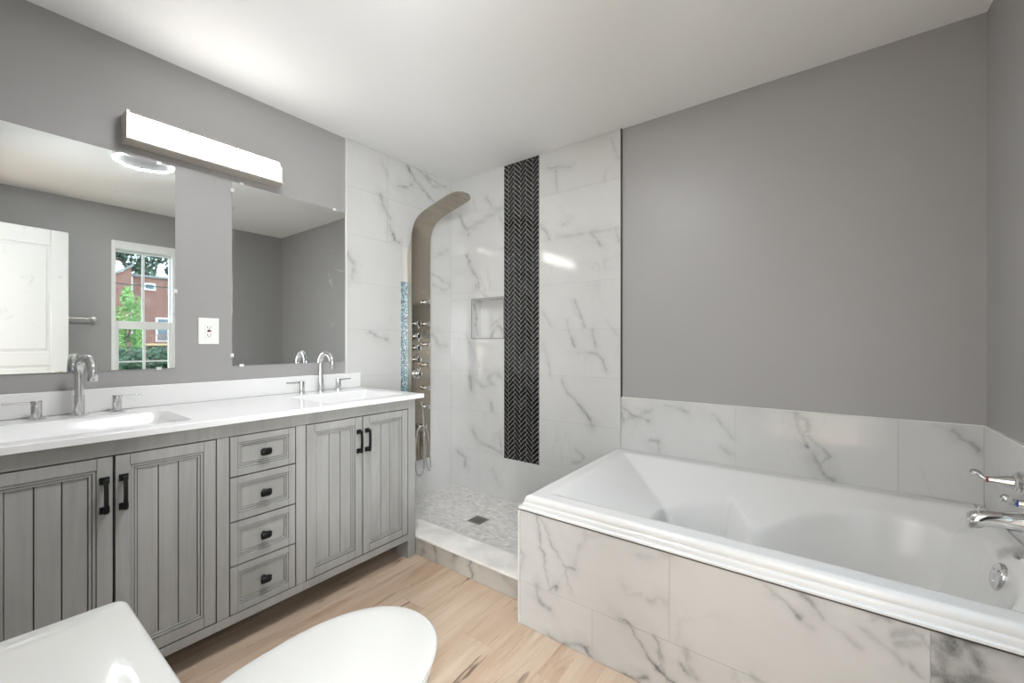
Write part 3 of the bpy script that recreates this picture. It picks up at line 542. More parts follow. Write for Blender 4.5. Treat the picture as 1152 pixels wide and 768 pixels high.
# ---------------------------------------------------------------- vanity
XF = .597
van = empty('vanity', (.3, .74, 0)); tag(van, 'grey washed double vanity cabinet with black pulls along the left wall', 'vanity')
YL, YR2 = -.029, 1.507
m = MB()
m.box(.5, XF, YL, .023, 0, .859); m.box(.5, XF, 1.457, YR2, 0, .859)            # corner legs
m.box(.02, .07, YL, .023, 0, .859).box(.02, .07, 1.457, YR2, 0, .859)
m.box(.575, XF, .023, 1.457, .809, .859); m.box(.575, XF, .023, 1.457, .098, .133)
m.box(.575, XF, .575, .615, .133, .809); m.box(.575, XF, .862, .904, .133, .809)
m.build('face_frame', VW, van, bevel=.0015)
m = MB(); m.box(.02, .572, YL+.008, YL+.026, .10, .857).box(.02, .572, YR2-.026, YR2-.008, .10, .857).box(.02, .55, YL+.02, YR2-.02, .10, .12).box(.008, .02, YL, YR2, .10, .857)
m.build('carcass', VW, van)
MB().box(.565, .572, .02, 1.46, .12, .815).build('gap_shade_panel', VDARK, van)  # dark sheet added behind the fronts so their gaps read as shaded
m = MB()
for yy in (.0232, .5748, .6152, .8618, .9042, 1.4568): m.box(XF-.002, XF+.0002, yy-.0006, yy+.0006, .134, .809)
m.box(XF-.002, XF+.0002, .0235, 1.4565, .8085, .8096).box(XF-.002, XF+.0002, .0235, 1.4565, .1326, .1338)
m.build('frame_glaze', GLAZE, van)
def ring_front(m, y0, y1, z0, z1, steps):
    """nested mitred rings: steps of (inset, depth, material)"""
    for (i0, d0, mi), (i1, d1, _) in zip(steps[:-1], steps[1:]):
        a = [(XF+d0, y0+i0, z0+i0), (XF+d0, y1-i0, z0+i0), (XF+d0, y1-i0, z1-i0), (XF+d0, y0+i0, z1-i0)]
        b = [(XF+d1, y0+i1, z0+i1), (XF+d1, y1-i1, z0+i1), (XF+d1, y1-i1, z1-i1), (XF+d1, y0+i1, z1-i1)]
        m.add(a+b, [(k, (k+1) % 4, (k+1) % 4+4, k+4) for k in range(4)], mi)
def door(y0, y1, z0, z1, hy):
    d = MB(); y0 += .0025; y1 -= .0025; z0 += .0025; z1 -= .0025; s = .037
    ring_front(d, y0, y1, z0, z1, [(0, -.02, 0), (0, -.001, 1), (.001, 0, 0), (s-.002, 0, 0), (s, -.001, 1), (s+.0012, -.004, 0), (s+.008, -.0035, 0), (s+.009, -.0065, 1), (s+.0105, -.0065, 0), (s+.016, -.006, 0), (s+.017, -.012, 1), (s+.019, -.012, 1)])
    i = s+.017; ya, yb = y0+i, y1-i; za, zb = z0+i, z1-i; w3 = (yb-ya)/3
    d.add([(XF-.0135, ya-.004, za-.004), (XF-.0135, yb+.004, za-.004), (XF-.0135, yb+.004, zb+.004), (XF-.0135, ya-.004, zb+.004)], [(0, 1, 2, 3)], 1)
    for k in range(3): d.box(XF-.0134, XF-.0105, ya+k*w3+.0016, ya+(k+1)*w3-.0016, za+.001, zb-.001, 0, RNG.random())
    for yy in (y0+s-.001, y1-s+.001):
        for (a, b) in ((z0+.001, z0+s-.002), (z1-s+.002, z1-.001)): d.box(XF-.0005, XF+.00025, yy-.0007, yy+.0007, a, b, 1)
    o = d.build('door', [VW, GLAZE], van, recalc=False)
    h = MB()
    za, zb = .634, .745
    for zz in (za+.010, zb-.010):
        h.box(XF+.0002, XF+.006, hy-.0115, hy+.0115, zz-.011, zz+.011); h.box(XF+.005, XF+.026, hy-.005, hy+.005, zz-.005, zz+.005)
    rg = []
    for k in range(9):
        t = k/8; zz = za+.003+(zb-za-.006)*t; bow = .004*math.sin(math.pi*t)
        rg.append([(XF+.022+bow, hy-.0052, zz), (XF+.030+bow, hy-.0052, zz), (XF+.030+bow, hy+.0052, zz), (XF+.022+bow, hy+.0052, zz)])
    h.loft(rg); ho_ = h.build('handle', BLACK, o, bevel=.0015); tag(ho_, 'black pull')
for y0, y1, hy in ((.023, .299, .277), (.299, .575, .321), (.904, 1.1805, 1.158), (1.1805, 1.457, 1.203)):
    door(y0, y1, .133, .809, hy)
for z0, z1 in ((.653, .809), (.483, .653), (.3155, .483), (.133, .3155)):
    d = MB(); y0, y1 = .6175, .8595; a, b = z0+.0018, z1-.0018
    ring_front(d, y0, y1, a, b, [(0, -.02, 0), (0, -.001, 1), (.001, 0, 0), (.026, 0, 0), (.0272, -.003, 1), (.0285, -.003, 0), (.034, -.0025, 0), (.035, -.006, 1), (.0365, -.006, 0), (.041, -.0055, 0), (.042, -.010, 1), (.044, -.010, 0)])
    i = .0435; d.add([(XF-.0098, y0+i, a+i), (XF-.0098, y1-i, a+i), (XF-.0098, y1-i, b-i), (XF-.0098, y0+i, b-i)], [(0, 1, 2, 3)], 0)
    for yy in (y0+.027, y1-.027):
        for (p, q) in ((a+.001, a+.026), (b-.026, b-.001)): d.box(XF-.0005, XF+.00025, yy-.0005, yy+.0005, p, q, 1)
    o = d.build('drawer', [VW, GLAZE], van, recalc=False)
    zc = (z0+z1)/2; k = MB()
    k.lathe((XF-.0097, .7385, zc), (1, 0, 0), [(0, .010), (.003, .010), (.006, .006), (.018, .006)], 16)
    rg = []
    for xx, hy_, hz_ in ((XF+.006, .011, .008), (XF+.010, .019, .0125), (XF+.018, .021, .0145), (XF+.024, .017, .011), (XF+.026, .009, .005)):
        rg.append([(xx, .7385+hy_*math.copysign(abs(math.cos(t))**.5, math.cos(t)), zc+hz_*math.copysign(abs(math.sin(t))**.5, math.sin(t))) for t in [2*math.pi*q/20 for q in range(20)]])
    k.loft(rg); tag(k.build('knob', BLACK, o, smooth=45), 'black knob')

# counter with two moulded basins
CT, CXF, CY0, CY1 = .883, .622, -.052, 1.548
gx = np.unique(np.round(np.concatenate([np.linspace(0.002, CXF, 84), CXF-np.array([.001, .0025])]), 5))
gy = np.unique(np.round(np.concatenate([np.linspace(CY0, CY1, 200), CY1-np.array([.001, .0025])]), 5))
G = np.stack(np.meshgrid(gx, gy), -1).reshape(-1, 2); x, y = G.T
z = np.full(len(G), CT)
for yc in (.286, 1.248):
    ccx, hx, hy, rc = .362, .185, .228, .03
    qx, qy = np.abs(x-ccx)-hx+rc, np.abs(y-yc)-hy+rc
    d = rc-np.hypot(np.maximum(qx, 0), np.maximum(qy, 0))-np.minimum(np.maximum(qx, qy), 0)
    t = np.clip(d/.085, 0, 1); z -= (.085*(1-(1-t)**2.2))*(d > 0)
ed = np.minimum(CXF-x, CY1-y); R = .0035; z = np.where(ed < R, z-(R-np.sqrt(np.maximum(R*R-(R-ed)**2, 0))), z)
m = MB(); nx, ny = len(gx), len(gy)
m.add([(x[i], y[i], z[i]) for i in range(len(G))], [(j*nx+i, j*nx+i+1, (j+1)*nx+i+1, (j+1)*nx+i) for j in range(ny-1) for i in range(nx-1)])
m.add([(0.002, CY1, CT-R), (CXF, CY1, CT-R), (CXF, CY1, .8605), (0.002, CY1, .8605)], [(0, 1, 2, 3)])
m.add([(CXF, CY0, CT-R), (CXF, CY1, CT-R), (CXF, CY1, .8605), (CXF, CY0, .8605)], [(3, 2, 1, 0)])
m.add([(0.002, CY0, CT), (CXF, CY0, CT), (CXF, CY0, .8605), (0.002, CY0, .8605)], [(3, 2, 1, 0)])
m.add([(.555, CY0, .8605), (CXF, CY0, .8605), (CXF, CY1, .8605), (.555, CY1, .8605)], [(3, 2, 1, 0)])
m.add([(.002, CY0, .8605), (.16, CY0, .8605), (.16, CY1, .8605), (.002, CY1, .8605)], [(3, 2, 1, 0)])
m.add([(.16, 1.49, .8605), (.555, 1.49, .8605), (.555, CY1, .8605), (.16, CY1, .8605)], [(3, 2, 1, 0)])
ct = m.build('vanity_top', QUARTZ, smooth=35, recalc=False); tag(ct, 'white vanity top with two shallow moulded rectangular basins', 'countertop')
for yc in (.286, 1.248):
    MB().lathe((.362, yc, CT-.0865), (0, 0, 1), [(0, .022), (.004, .022), (.006, .018), (.010, .016), (.011, 0)], 24).build('drain_stopper', CHROME, ct, smooth=40)
tag(MB().box(.0005, .021, CY0, CY1+.002, CT+.0003, .976).build('backsplash', QUARTZ, bevel=.003), 'white backsplash strip standing on the vanity top against the wall', 'backsplash')

def faucet(yc, rot, label):
    t = empty('sink_faucet', (.085, yc, CT)); tag(t, label, 'faucet', 'widespread chrome faucets on the vanity top')
    def M(px, py, pz): return (px, yc+py, pz)
    x0 = .085; m = MB()
    m.lathe((x0, yc, CT), (0, 0, 1), [(0, .027), (.004, .027), (.006, .023), (.006, .017), (.075, .017), (.077, .013)], 28)
    m.build('spout_base', CHROME, t, smooth=35)
    P = [(0, .07), (0, .12), (0, .155)]; R_ = .056; zc = .165
    for k in range(0, 16):
        a = math.pi-k*(math.radians(200)/15); P.append((R_+R_*math.cos(a), zc+R_*math.sin(a)))
    pts = [(x0+h*math.cos(rot), yc+h*math.sin(rot), CT+zz) for h, zz in P]
    m = MB().tube(pts, [.0145]*len(pts), 20); m.build('gooseneck', CHROME, t, smooth=50)
    e0 = Vector(pts[-1]); dr = (Vector(pts[-1])-Vector(pts[-2])).normalized()
    MB().lathe(e0-dr*.004, dr, [(0, .0155), (.012, .0155), (.0125, .012), (.010, .0)], 20).build('aerator', CHROME, t, smooth=40)
    for s in (-1, 1):
        y0 = yc+s*.108; h = MB()
        h.lathe((x0, y0, CT), (0, 0, 1), [(0, .025), (.003, .025), (.005, .022), (.005, .0155), (.044, .0155), (.0445, .0145), (.046, .0145), (.0465, .0155), (.066, .0155), (.068, .014), (.068, 0)], 26)
        ho2 = h.build('handle_body', CHROME, t, smooth=35)
        h = MB().tube([(x0, y0+s*.01, CT+.061), (x0, y0+s*.082, CT+.0635)], [.0042, .0038], 14); h.build('lever', CHROME, ho2, smooth=40)
faucet(.286, math.radians(12), 'chrome gooseneck faucet with two levers at the near left basin')
faucet(1.248, math.radians(4), 'chrome gooseneck faucet with two levers at the far basin near shower')

# ---------------------------------------------------------------- mirrors, outlet, vanity light, ring lamp
def wall_mirror(y0, y1, z0, z1, clips, label):
    t = empty('wall_mirror', (0, (y0+y1)/2, z0)); tag(t, label, 'mirror', 'frameless mirrors over the vanity')
    MB().box(.0012, .0055, y0, y1, z0, z1).build('mirror_glass', [MIRROR], t, bevel=.0008)
    for cy_, cz_, hor in clips:
        dy, dz = (.009, .007) if hor else (.007, .009)
        MB().box(.0003, .010, cy_-dy, cy_+dy, cz_-dz, cz_+dz).build('clip', CLIP, t, bevel=.002)
wall_mirror(-.018, .604, 1.047, 1.966, [(.604, 1.40, 0), (.545, 1.047, 1), (.545, 1.966, 1), (.06, 1.047, 1), (.06, 1.966, 1)], 'frameless wall mirror at the picture edge reflecting window and door')
wall_mirror(.832, 1.451, 1.047, 1.975, [(.832, 1.93, 0), (.832, 1.10, 0), (.875, 1.047, 1), (.875, 1.975, 1), (1.38, 1.975, 1)], 'frameless wall mirror beside the shower tile reflecting plain grey walls')
ol = empty('wall_outlet', (0, .734, 1.22)); tag(ol, 'white outlet with dark test buttons on the wall between mirrors', 'outlet')
MB().box(.0003, .006, .692, .776, 1.156, 1.283).build('cover_plate', PLASTIC, ol, bevel=.002)
MB().box(.0062, .009, .717, .751, 1.186, 1.253).build('receptacle', PLASTIC, ol, bevel=.001)
m = MB()
for zc in (1.202, 1.238): m.box(.009, .0094, .7265, .7285, zc-.005, zc+.005).box(.009, .0094, .7385, .7405, zc-.004, zc+.004).lathe((.009, .734, zc-.009), (1, 0, 0), [(0, .0025), (.0004, .0025)], 10)
m.build('slots', DARK, ol)
MB().box(.009, .0105, .727, .7335, 1.2155, 1.2245).build('test_button', DARK, ol); MB().box(.009, .0105, .7345, .741, 1.2155, 1.2245).build('reset_button', RED, ol)

vl = empty('vanity_light', (0, .73, 2.0)); tag(vl, 'long lit vanity light bar with three diffusers and nickel frame', 'light fixture')
LY0, LY1, LZ0, LZ1 = .420, 1.052, 2.006, 2.126
m = MB(); m.box(.0003, .028, LY0, LY1, LZ0, LZ1).box(.028, .092, LY0, LY0+.012, LZ0, LZ1-.002).box(.028, .092, LY0+.012, LY1-.01, LZ0, LZ0+.008).box(.028, .060, LY1-.012, LY1, LZ0, LZ1-.02).box(.028, .066, LY0+.012, LY1-.012, LZ1-.0035, LZ1)  # last box: top lip added to hold back light going up to the ceiling
m.build('metal_frame', mat('satin_nickel_frame', srgb(214, 205, 196), .35, metal=.6), vl, bevel=.002)
seg = (LY1-LY0-.028)/3
for k in range(3):
    a = LY0+.0135+k*(seg+.001); b = a+seg-.006; m = MB(); rg = []
    for t_, in_ in ((0, .012), (.08, .004), (.2, .0), (.8, .0), (.92, .004), (1, .012)):
        yy = a+(b-a)*t_; pr = [(.029, LZ0+.0095)]
        for q in range(9):
            an = -math.pi/2+math.pi*q/8; pr.append((.060+(.030-in_)*math.cos(an)**.6 if q not in (0, 8) else .060, (LZ0+LZ1)/2+.003+(.0475-in_*.3)*math.sin(an)))
        pr.append((.029, LZ1-.004)); rg.append([(p[0], yy, p[1]) for p in pr])
    m.loft(rg); m.build('diffuser', BARM, vl, smooth=40)

rl = empty('ceiling_ring_lamp', (1.385, .785, ZC)); tag(rl, 'round ceiling lamp with a glowing ring, seen reflected in the mirror', 'ceiling light')
cx_, cy_ = 1.385, .785
MB().lathe((cx_, cy_, ZC), (0, 0, -1), [(0, .165), (.030, .165), (.0345, .1625), (.0345, .1595), (.022, .16), (.022, 0)], 48).build('base', TRIMW, rl, smooth=40)
m = MB(); rg = []
for r_, zz in ((.1600, ZC-.034), (.1570, ZC-.0365), (.1475, ZC-.0365), (.1445, ZC-.034)):
    rg.append([(cx_+r_*math.cos(2*math.pi*k/64), cy_+r_*math.sin(2*math.pi*k/64), zz) for k in range(64)])
m.loft(rg, cap0=False, cap1=False); m.build('glowing_ring', LAMP, rl, smooth=60)
MB().lathe((cx_, cy_, ZC-.0222), (0, 0, -1), [(0, .145), (.0112, .145), (.0135, .12), (.014, 0)], 48).build('lens', LENS, rl, smooth=60)

for k in (1, 2): yy = LY0+.0135+k*(seg+.001)-.0035; MB().box(.028, .0905, yy-.0024, yy+.0024, LZ0+.008, LZ1-.006).build('divider_rib', LENS, vl)

# ---------------------------------------------------------------- shower panel
PY0, PY1, PX = 1.930, 2.105, .060
sh = empty('shower_panel', (.03, 2.017, .32)); tag(sh, 'tall brushed steel shower panel with curved overhead rain head', 'shower panel')
m = MB(); m.box(TH+.006, .054, PY0+.002, PY1-.002, .325, 1.765)
rg = []
for k in range(9):
    t = k/8; zz = 1.765+t*.16; xb = TH+.006+(.050-TH-.006)*(t**2.2*.0+(1-math.cos(t*math.pi/2)))
    rg.append([(xb, PY0+.002, zz), (.0545, PY0+.002, zz), (.0545, PY1-.002, zz), (xb, PY1-.002, zz)])
m.loft(rg); m.build('body', NICKEL, sh, bevel=.001)
prof = [(.060, .318), (.060, 1.60), (.060, 1.88), (.063, 1.93), (.071, 1.965), (.085, 1.998), (.105, 2.025), (.135, 2.048), (.175, 2.067), (.23, 2.083), (.30, 2.101), (.37, 2.118), (.44, 2.135)]
yc = (PY0+PY1)/2; hw = (PY1-PY0)/2; m = MB(); rg = []
def plate_ring(px, pz, nx_, nz_, w_, th=.006):
    return [(px, yc-w_, pz), (px, yc+w_, pz), (px-nx_*th, yc+w_, pz-nz_*th), (px-nx_*th, yc-w_, pz-nz_*th)]
pp = prof+[(.47, 2.1425), (.49, 2.1475), (.502, 2.1505)]
ww = [hw]*len(prof)+[hw*.88, hw*.62, hw*.30]
for i, (px, pz) in enumerate(pp):
    a, b = pp[max(i-1, 0)], pp[min(i+1, len(pp)-1)]; tx, tz = b[0]-a[0], b[1]-a[1]; L = math.hypot(tx, tz)
    rg.append(plate_ring(px, pz, tz/L, -tx/L, ww[i]))
m.loft(rg); m.build('front_plate', STEEL, sh, smooth=35)
m = MB()
for a in range(9):
    for b in range(11):
        t = .27+b*.018; zz = 2.1005+(t-.30)*.2457; m.lathe((t, yc-.064+a*.016, zz-.001), (.24, 0, -1), [(0, .0016), (.003, .0014)], 6)
nz = m.build('spray_nozzles', mat('nozzle_grey', srgb(96, 92, 86), .4), sh); nz['kind'] = 'stuff'
for zz in (1.302, 1.212, 1.129, 1.045):
    k = MB(); k.lathe((PX, 1.968, zz), (1, 0, 0), [(0, .017), (.003, .017), (.005, .012), (.018, .012), (.022, .021), (.038, .0225), (.042, .020), (.0425, 0)], 24)
    k.tube([(PX+.032, 1.968, zz-.012), (PX+.032, 1.968, zz-.036)], .0045, 8); k.build('valve_knob', CHROME, sh, smooth=35)
k = MB(); k.lathe((PX, 1.975, .943), (1, 0, 0), [(0, .036), (.004, .036), (.007, .031), (.007, .022), (.040, .021), (.043, .018), (.043, 0)], 32)
k.tube([(PX+.034, 1.975, .955), (PX+.036, 1.975, .985)], .004, 8); k.build('mixer_knob', CHROME, sh, smooth=35)
for zz in (1.462, 1.304, 1.154, 1.004, .835, .698):
    k = MB(); k.lathe((PX, 2.058, zz), (1, 0, 0), [(0, .013), (.003, .013), (.005, .009), (.020, .009), (.023, .016), (.038, .0175), (.040, .014), (.040, 0)], 20)
    k.build('body_jet', CHROME, sh, smooth=35)
# hand shower and hose in the plane just off the plate
def hs(u, v, xx=.105):
    # pixel on the photo -> point on the plane x = xx
    f, ya, cyy = 465.33, .6382, 386.15; c, s_ = math.cos(ya), math.sin(ya); l = (u-576)/f
    d = (-s_+l*c, c+l*s_, -(v-cyy)/f); t = (xx-XC)/d[0]; return Vector((xx, d[1]*t, 1.16+d[2]*t))
HP = {"grip": [[0.125, 1.957, 0.753], [0.125, 1.967, 0.715], [0.12, 1.977, 0.649], [0.11, 1.991, 0.582], [0.105, 1.998, 0.532]], "hose": [[0.105, 1.998, 0.532], [0.1, 2.003, 0.45], [0.095, 2.011, 0.339], [0.09, 2.019, 0.272], [0.09, 2.007, 0.231], [0.09, 1.983, 0.213], [0.09, 1.96, 0.224], [0.09, 1.942, 0.258], [0.09, 1.936, 0.355], [0.09, 1.937, 0.418], [0.092, 1.941, 0.482], [0.1, 1.947, 0.545], [0.11, 1.959, 0.574], [0.115, 1.983, 0.575], [0.11, 2.012, 0.559], [0.1, 2.045, 0.507], [0.092, 2.06, 0.394], [0.09, 2.079, 0.301], [0.09, 2.083, 0.25], [0.09, 2.073, 0.228], [0.09, 2.054, 0.241], [0.088, 2.037, 0.299], [0.085, 2.026, 0.41], [0.075, 2.032, 0.517]], "hold": [0.08, 2.015, 0.564]}
MB().tube(HP['grip'], [.006, .0085, .0095, .0085, .007], 14).build('hand_shower', CHROME, sh, smooth=50)
def smooth_path(P, n=3):
    for _ in range(n):
        Q = [P[0]]
        for a, b in zip(P[:-1], P[1:]): Q += [[a[i]*.75+b[i]*.25 for i in range(3)], [a[i]*.25+b[i]*.75 for i in range(3)]]
        P = Q+[P[-1]]
    return P
MB().tube(smooth_path(HP['hose']), .0055, 10).build('hose', CHROME, sh, smooth=60)
k = MB(); k.lathe((PX, HP['hold'][1], HP['hold'][2]), (1, 0, 0), [(0, .012), (.03, .011), (.034, .014), (.05, .014), (.052, 0)], 18); k.build('hose_holder', CHROME, sh, smooth=40)

# ---------------------------------------------------------------- toilet
TCX = 1.50
to = empty('toilet', (TCX, .35, 0)); tag(to, 'white toilet with closed oval lid and low tank in the foreground', 'toilet')
def egg(hw, yb, yf, z, n=56, xc=TCX, p=2.15):
    """rounded-back, long-nosed outline"""
    ym = yb+(yf-yb)*.53; out = []
    for k in range(n):
        a = 2*math.pi*k/n; c, s = math.cos(a), math.sin(a)
        ex = 2/p
        X = hw*math.copysign(abs(c)**ex, c)
        if s >= 0: Y = (yf-ym)*abs(s)**ex
        else:
            Y = -(ym-yb)*abs(s)**(2/3.2); X = hw*math.copysign(abs(c)**(2/2.6), c)*(1-.10*abs(s))
        out.append((xc+X, ym+Y, z))
    return out
def rrect(x0, x1, y0, y1, r, z, n=8):
    o = []
    for cx, cy, a0 in ((x1-r, y1-r, 0), (x0+r, y1-r, 90), (x0+r, y0+r, 180), (x1-r, y0+r, 270)):
        for k in range(n): a = math.radians(a0+90*k/(n-1)); o.append((cx+r*math.cos(a), cy+r*math.sin(a), z))
    return o
m = MB()
m.loft([egg(.138, .12, .66, 0), egg(.140, .115, .665, .03), egg(.142, .11, .67, .10), egg(.155, .09, .695, .18), egg(.172, .06, .728, .26), egg(.183, .04, .748, .33), egg(.186, .035, .752, .375), egg(.184, .035, .750, .383), egg(.180, .04, .745, .386)])
m.build('bowl', PORC, to, smooth=50)
def lidloft(m, z0, z1, hw, yb, yf, dome=0):
    R = (z1-z0)*.45; rg = [egg(hw-R, yb+R, yf-R, z0), egg(hw-R*.3, yb+R*.3, yf-R*.3, z0+R*.3), egg(hw, yb, yf, z0+R)]
    for a in (0, 30, 60, 90): t = math.radians(a); rg.append(egg(hw-R*(1-math.cos(t)), yb+R*(1-math.cos(t)), yf-R*(1-math.cos(t)), z1-R+R*math.sin(t)))
    for k in (.9, .75, .5, .25, .05): rg.append(egg((hw-R)*k, (yb+yf)/2+(yb+R-(yb+yf)/2)*k, (yb+yf)/2+(yf-R-(yb+yf)/2)*k, z1+dome*(1-k*k)))
    m.loft(rg); return m
lidloft(MB(), .3865, .403, .187, .205, .752).build('seat', PORC, to, smooth=50)
lidloft(MB(), .4055, .424, .190, .198, .762, .003).build('lid', PORC, to, smooth=50)
MB().tube([(TCX-.09, .205, .41), (TCX-.06, .205, .41)], .010, 12).build('hinge', PORC, to, smooth=40); MB().tube([(TCX+.06, .205, .41), (TCX+.09, .205, .41)], .010, 12).build('hinge', PORC, to, smooth=40)
m = MB(); m.loft([rrect(1.335, 1.665, .0, .170, .04, .375), rrect(1.318, 1.682, -.005, .176, .035, .44), rrect(1.305, 1.695, -.008, .180, .03, .632)]); m.build('tank', PORC, to, smooth=50)
m = MB(); L = (1.272, 1.728, -.030, .200)
def trap(i, z): return [(TCX+(p[0]-TCX)*(1+.035*(.191-p[1])/.22), p[1], z) for p in rrect(L[0]+.012+i, L[1]-.012-i, L[2]+i, L[3]-i, .026-min(i, .012), z)]
m.loft([trap(.006, .6325), trap(.001, .635), trap(0, .639), trap(0, .656), trap(.0015, .6615), trap(.005, .6645), trap(.011, .666), trap(.06, .6665)])
m.build('tank_lid', PORC, to, smooth=50)
MB().lathe((TCX+.06, .06, .6663), (0, 0, 1), [(0, .022), (.003, .022), (.0045, .02), (.0045, 0)], 28).build('flush_button', CHROME, to, smooth=40)

# ---------------------------------------------------------------- window
wi = empty('window_1', (XR, 1.1, WZ0)); tag(wi, kind='structure')
m = MB(); fx0, fx1 = XR-.004, XR+.10
m.box(fx0, fx1, WY0-.006, WY0+.022, WZ0, WZ1+.004).box(fx0, fx1, WY1-.022, WY1+.006, WZ0, WZ1+.004).box(fx0, fx1, WY0+.022, WY1-.022, WZ1-.070, WZ1+.004).box(fx0, fx1, WY0+.022, WY1-.022, WZ0, WZ0+.03)
m.build('frame', TRIMW, wi, bevel=.002)
def sash(name, x0, x1, y0, y1, z0, z1, st, top, bot, mun_h):
    m = MB(); m.box(x0, x1, y0, y0+st, z0, z1).box(x0, x1, y1-st, y1, z0, z1).box(x0, x1, y0+st, y1-st, z0, z0+bot).box(x0, x1, y0+st, y1-st, z1-top, z1)
    yc_ = (y0+y1)/2; m.box(x0+.008, x1-.008, yc_-.011, yc_+.011, z0+bot, z1-top)
    for zz in mun_h: m.box(x0+.010, x1-.010, y0+st, y1-st, zz-.007, zz+.007)
    s = m.build(name, TRIMW, wi, bevel=.0015)
    MB().box((x0+x1)/2-.002, (x0+x1)/2+.002, y0+st, y1-st, z0+bot, z1-top).build('glass', GLASS, s)
    return s
up = sash('upper_sash', XR+.06, XR+.09, WY0+.022, WY1-.022, 1.33, WZ1-.070, .012, .02, .03, [])
MB().box(XR+.073, XR+.077, WY0+.034, WY1-.034, 1.722, 1.732).build('muntin_bar', mat('grey_muntin', srgb(120, 128, 130), .5), up)
sash('lower_sash', XR+.02, XR+.05, WY0+.022, WY1-.022, WZ0+.03, 1.372, .026, .075, .05, [.985])

# ---------------------------------------------------------------- door and towel bar
hx, hy = 2.672, -.022; ex, ey = 2.756, .579
ang = math.atan2(ey-hy, ex-hx); DW = math.hypot(ex-hx, ey-hy)
dr = empty('open_door', (0, 0, 0)); DR = dr
def dl(m, s0, s1, t0, t1, z0, z1, mi=0): return m.box(s0, s1, t0, t1, z0, z1, mi)
m = MB(); dl(m, 0, DW, -.035, -.008, .012, 2.10)
st = .105; zs = [(.012, .25), (.98, 1.09), (1.965, 2.10)]
for a, b in zs: dl(m, st, DW-st, -.008, 0, a, b); dl(m, st, DW-st, -.043, -.035, a, b)
for a, b in ((0, st), (DW-st, DW)): dl(m, a, b, -.008, 0, .012, 2.10); dl(m, a, b, -.043, -.035, .012, 2.10)
m.build('leaf', TRIMW, dr, bevel=.006, seg=3)
for a, b in ((.27, .96), (1.11, 1.945)):
    m = MB(); i = .03
    for t0, t1 in ((-.008, -.001), (-.042, -.035)): dl(m, st+.022, DW-st-.022, t0, t1, a+.02-.018, b-.02+.018)
    m.build('raised_panel', TRIMW, dr, bevel=.0065, seg=3)
m = MB(); m.lathe((DW-.06, .0, .90), (0, 1, 0), [(0, .03), (.006, .03), (.012, .012), (.035, .012), (.04, .025), (.055, .028), (.066, .02), (.068, 0)], 24)
m.build('door_knob', NICKEL, dr, smooth=40)
dr.location = (hx, hy, 0); dr.rotation_euler = (0, 0, ang); tag(dr, 'white panelled door standing open by the right wall, seen in mirror', 'door')
tb = empty('towel_bar', (XR, .6, 1.38)); tag(tb, 'chrome towel bar on the window wall, seen in the left mirror', 'towel bar')
MB().tube([(XR-.058, .16, 1.38), (XR-.058, .765, 1.38)], .008, 14).build('bar', CHROME, tb, smooth=40)
for yy in (.175, .75): MB().lathe((XR, yy, 1.38), (-1, 0, 0), [(0, .024), (.006, .024), (.010, .012), (.05, .011), (.056, .014), (.068, .014), (.070, 0)], 22).build('bracket', CHROME, tb, smooth=40)

# ---------------------------------------------------------------- outside, seen in the mirror through the window
tag(MB().box(3.3, 90, -30, 50, -.9, -.8).build('ground_outdoor', GRASS), kind='structure')
tag(MB().box(5.2, 6.9, -8, 20, -.8, -.77).build('path_outdoor', WALK), kind='structure')
hs_ = empty('brick_house', (42, 10, -.8)); tag(hs_, 'red brick row house seen through the window in the mirror', 'house')
m = MB(); m.box(41, 50, 8.15, 22, -.8, 6.45); m.build('wall', BRICK, hs_)
m = MB(); m.add([(40, 2, -.8), (40, 8.1, -.8), (40, 8.1, 7.0), (40, 2, 2.4), (49, 2, -.8), (49, 8.1, -.8), (49, 8.1, 7.0), (49, 2, 2.4)], [(0, 1, 2, 3), (4, 7, 6, 5), (0, 4, 5, 1), (1, 5, 6, 2), (3, 2, 6, 7), (0, 3, 7, 4)])
m.build('side_wall', BRICK, hs_)
m = MB().box(40.8, 50.2, 8.15, 22.2, 6.45, 6.62); m.add([(39.85, 2, 2.45), (39.85, 8.2, 7.1), (39.85, 8.2, 7.28), (39.85, 2, 2.63), (49, 2, 2.45), (49, 8.2, 7.1), (49, 8.2, 7.28), (49, 2, 2.63)], [(0, 1, 2, 3), (4, 7, 6, 5), (0, 4, 5, 1), (1, 5, 6, 2), (3, 2, 6, 7), (0, 3, 7, 4)])
m.build('roof_edge', ROOF, hs_)
MB().box(40.8, 40.98, 8.16, 8.32, -.8, 6.4).build('downspout', PAINTW, hs_)
def hwin(y0, y1, z0, z1, nm):
    f = MB().box(40.9, 41.0, y0, y1, z0, z1).build('window', PAINTW, hs_)
    MB().box(40.87, 40.9, y0+.12, y1-.12, z0+.1, z1-.1).build('pane', WGLASS, f)
hwin(9.0, 9.75, 5.45, 6.0, 'w'); hwin(9.75, 10.75, 1.3, 3.25, 'd'); hwin(11.6, 12.8, 5.2, 6.0, 'w')
dk = empty('timber_deck', (38.5, 9.5, 0)); tag(dk, 'timber deck with railing behind the brick house, seen in mirror', 'deck')
m = MB().box(37.5, 40.9, 8.3, 10.5, 1.0, 1.15).box(37.5, 37.6, 8.3, 8.4, -.8, 1.0).box(37.5, 37.6, 10.4, 10.5, -.8, 1.0); m.build('platform', TIMBER, dk)
m = MB().box(37.5, 37.56, 8.3, 10.3, 1.75, 1.82)
for k in range(14): m.box(37.5, 37.55, 8.35+k*.145, 8.39+k*.145, 1.15, 1.76)
m.build('railing', mat('railing_wood', srgb(140, 96, 80), .7), dk)
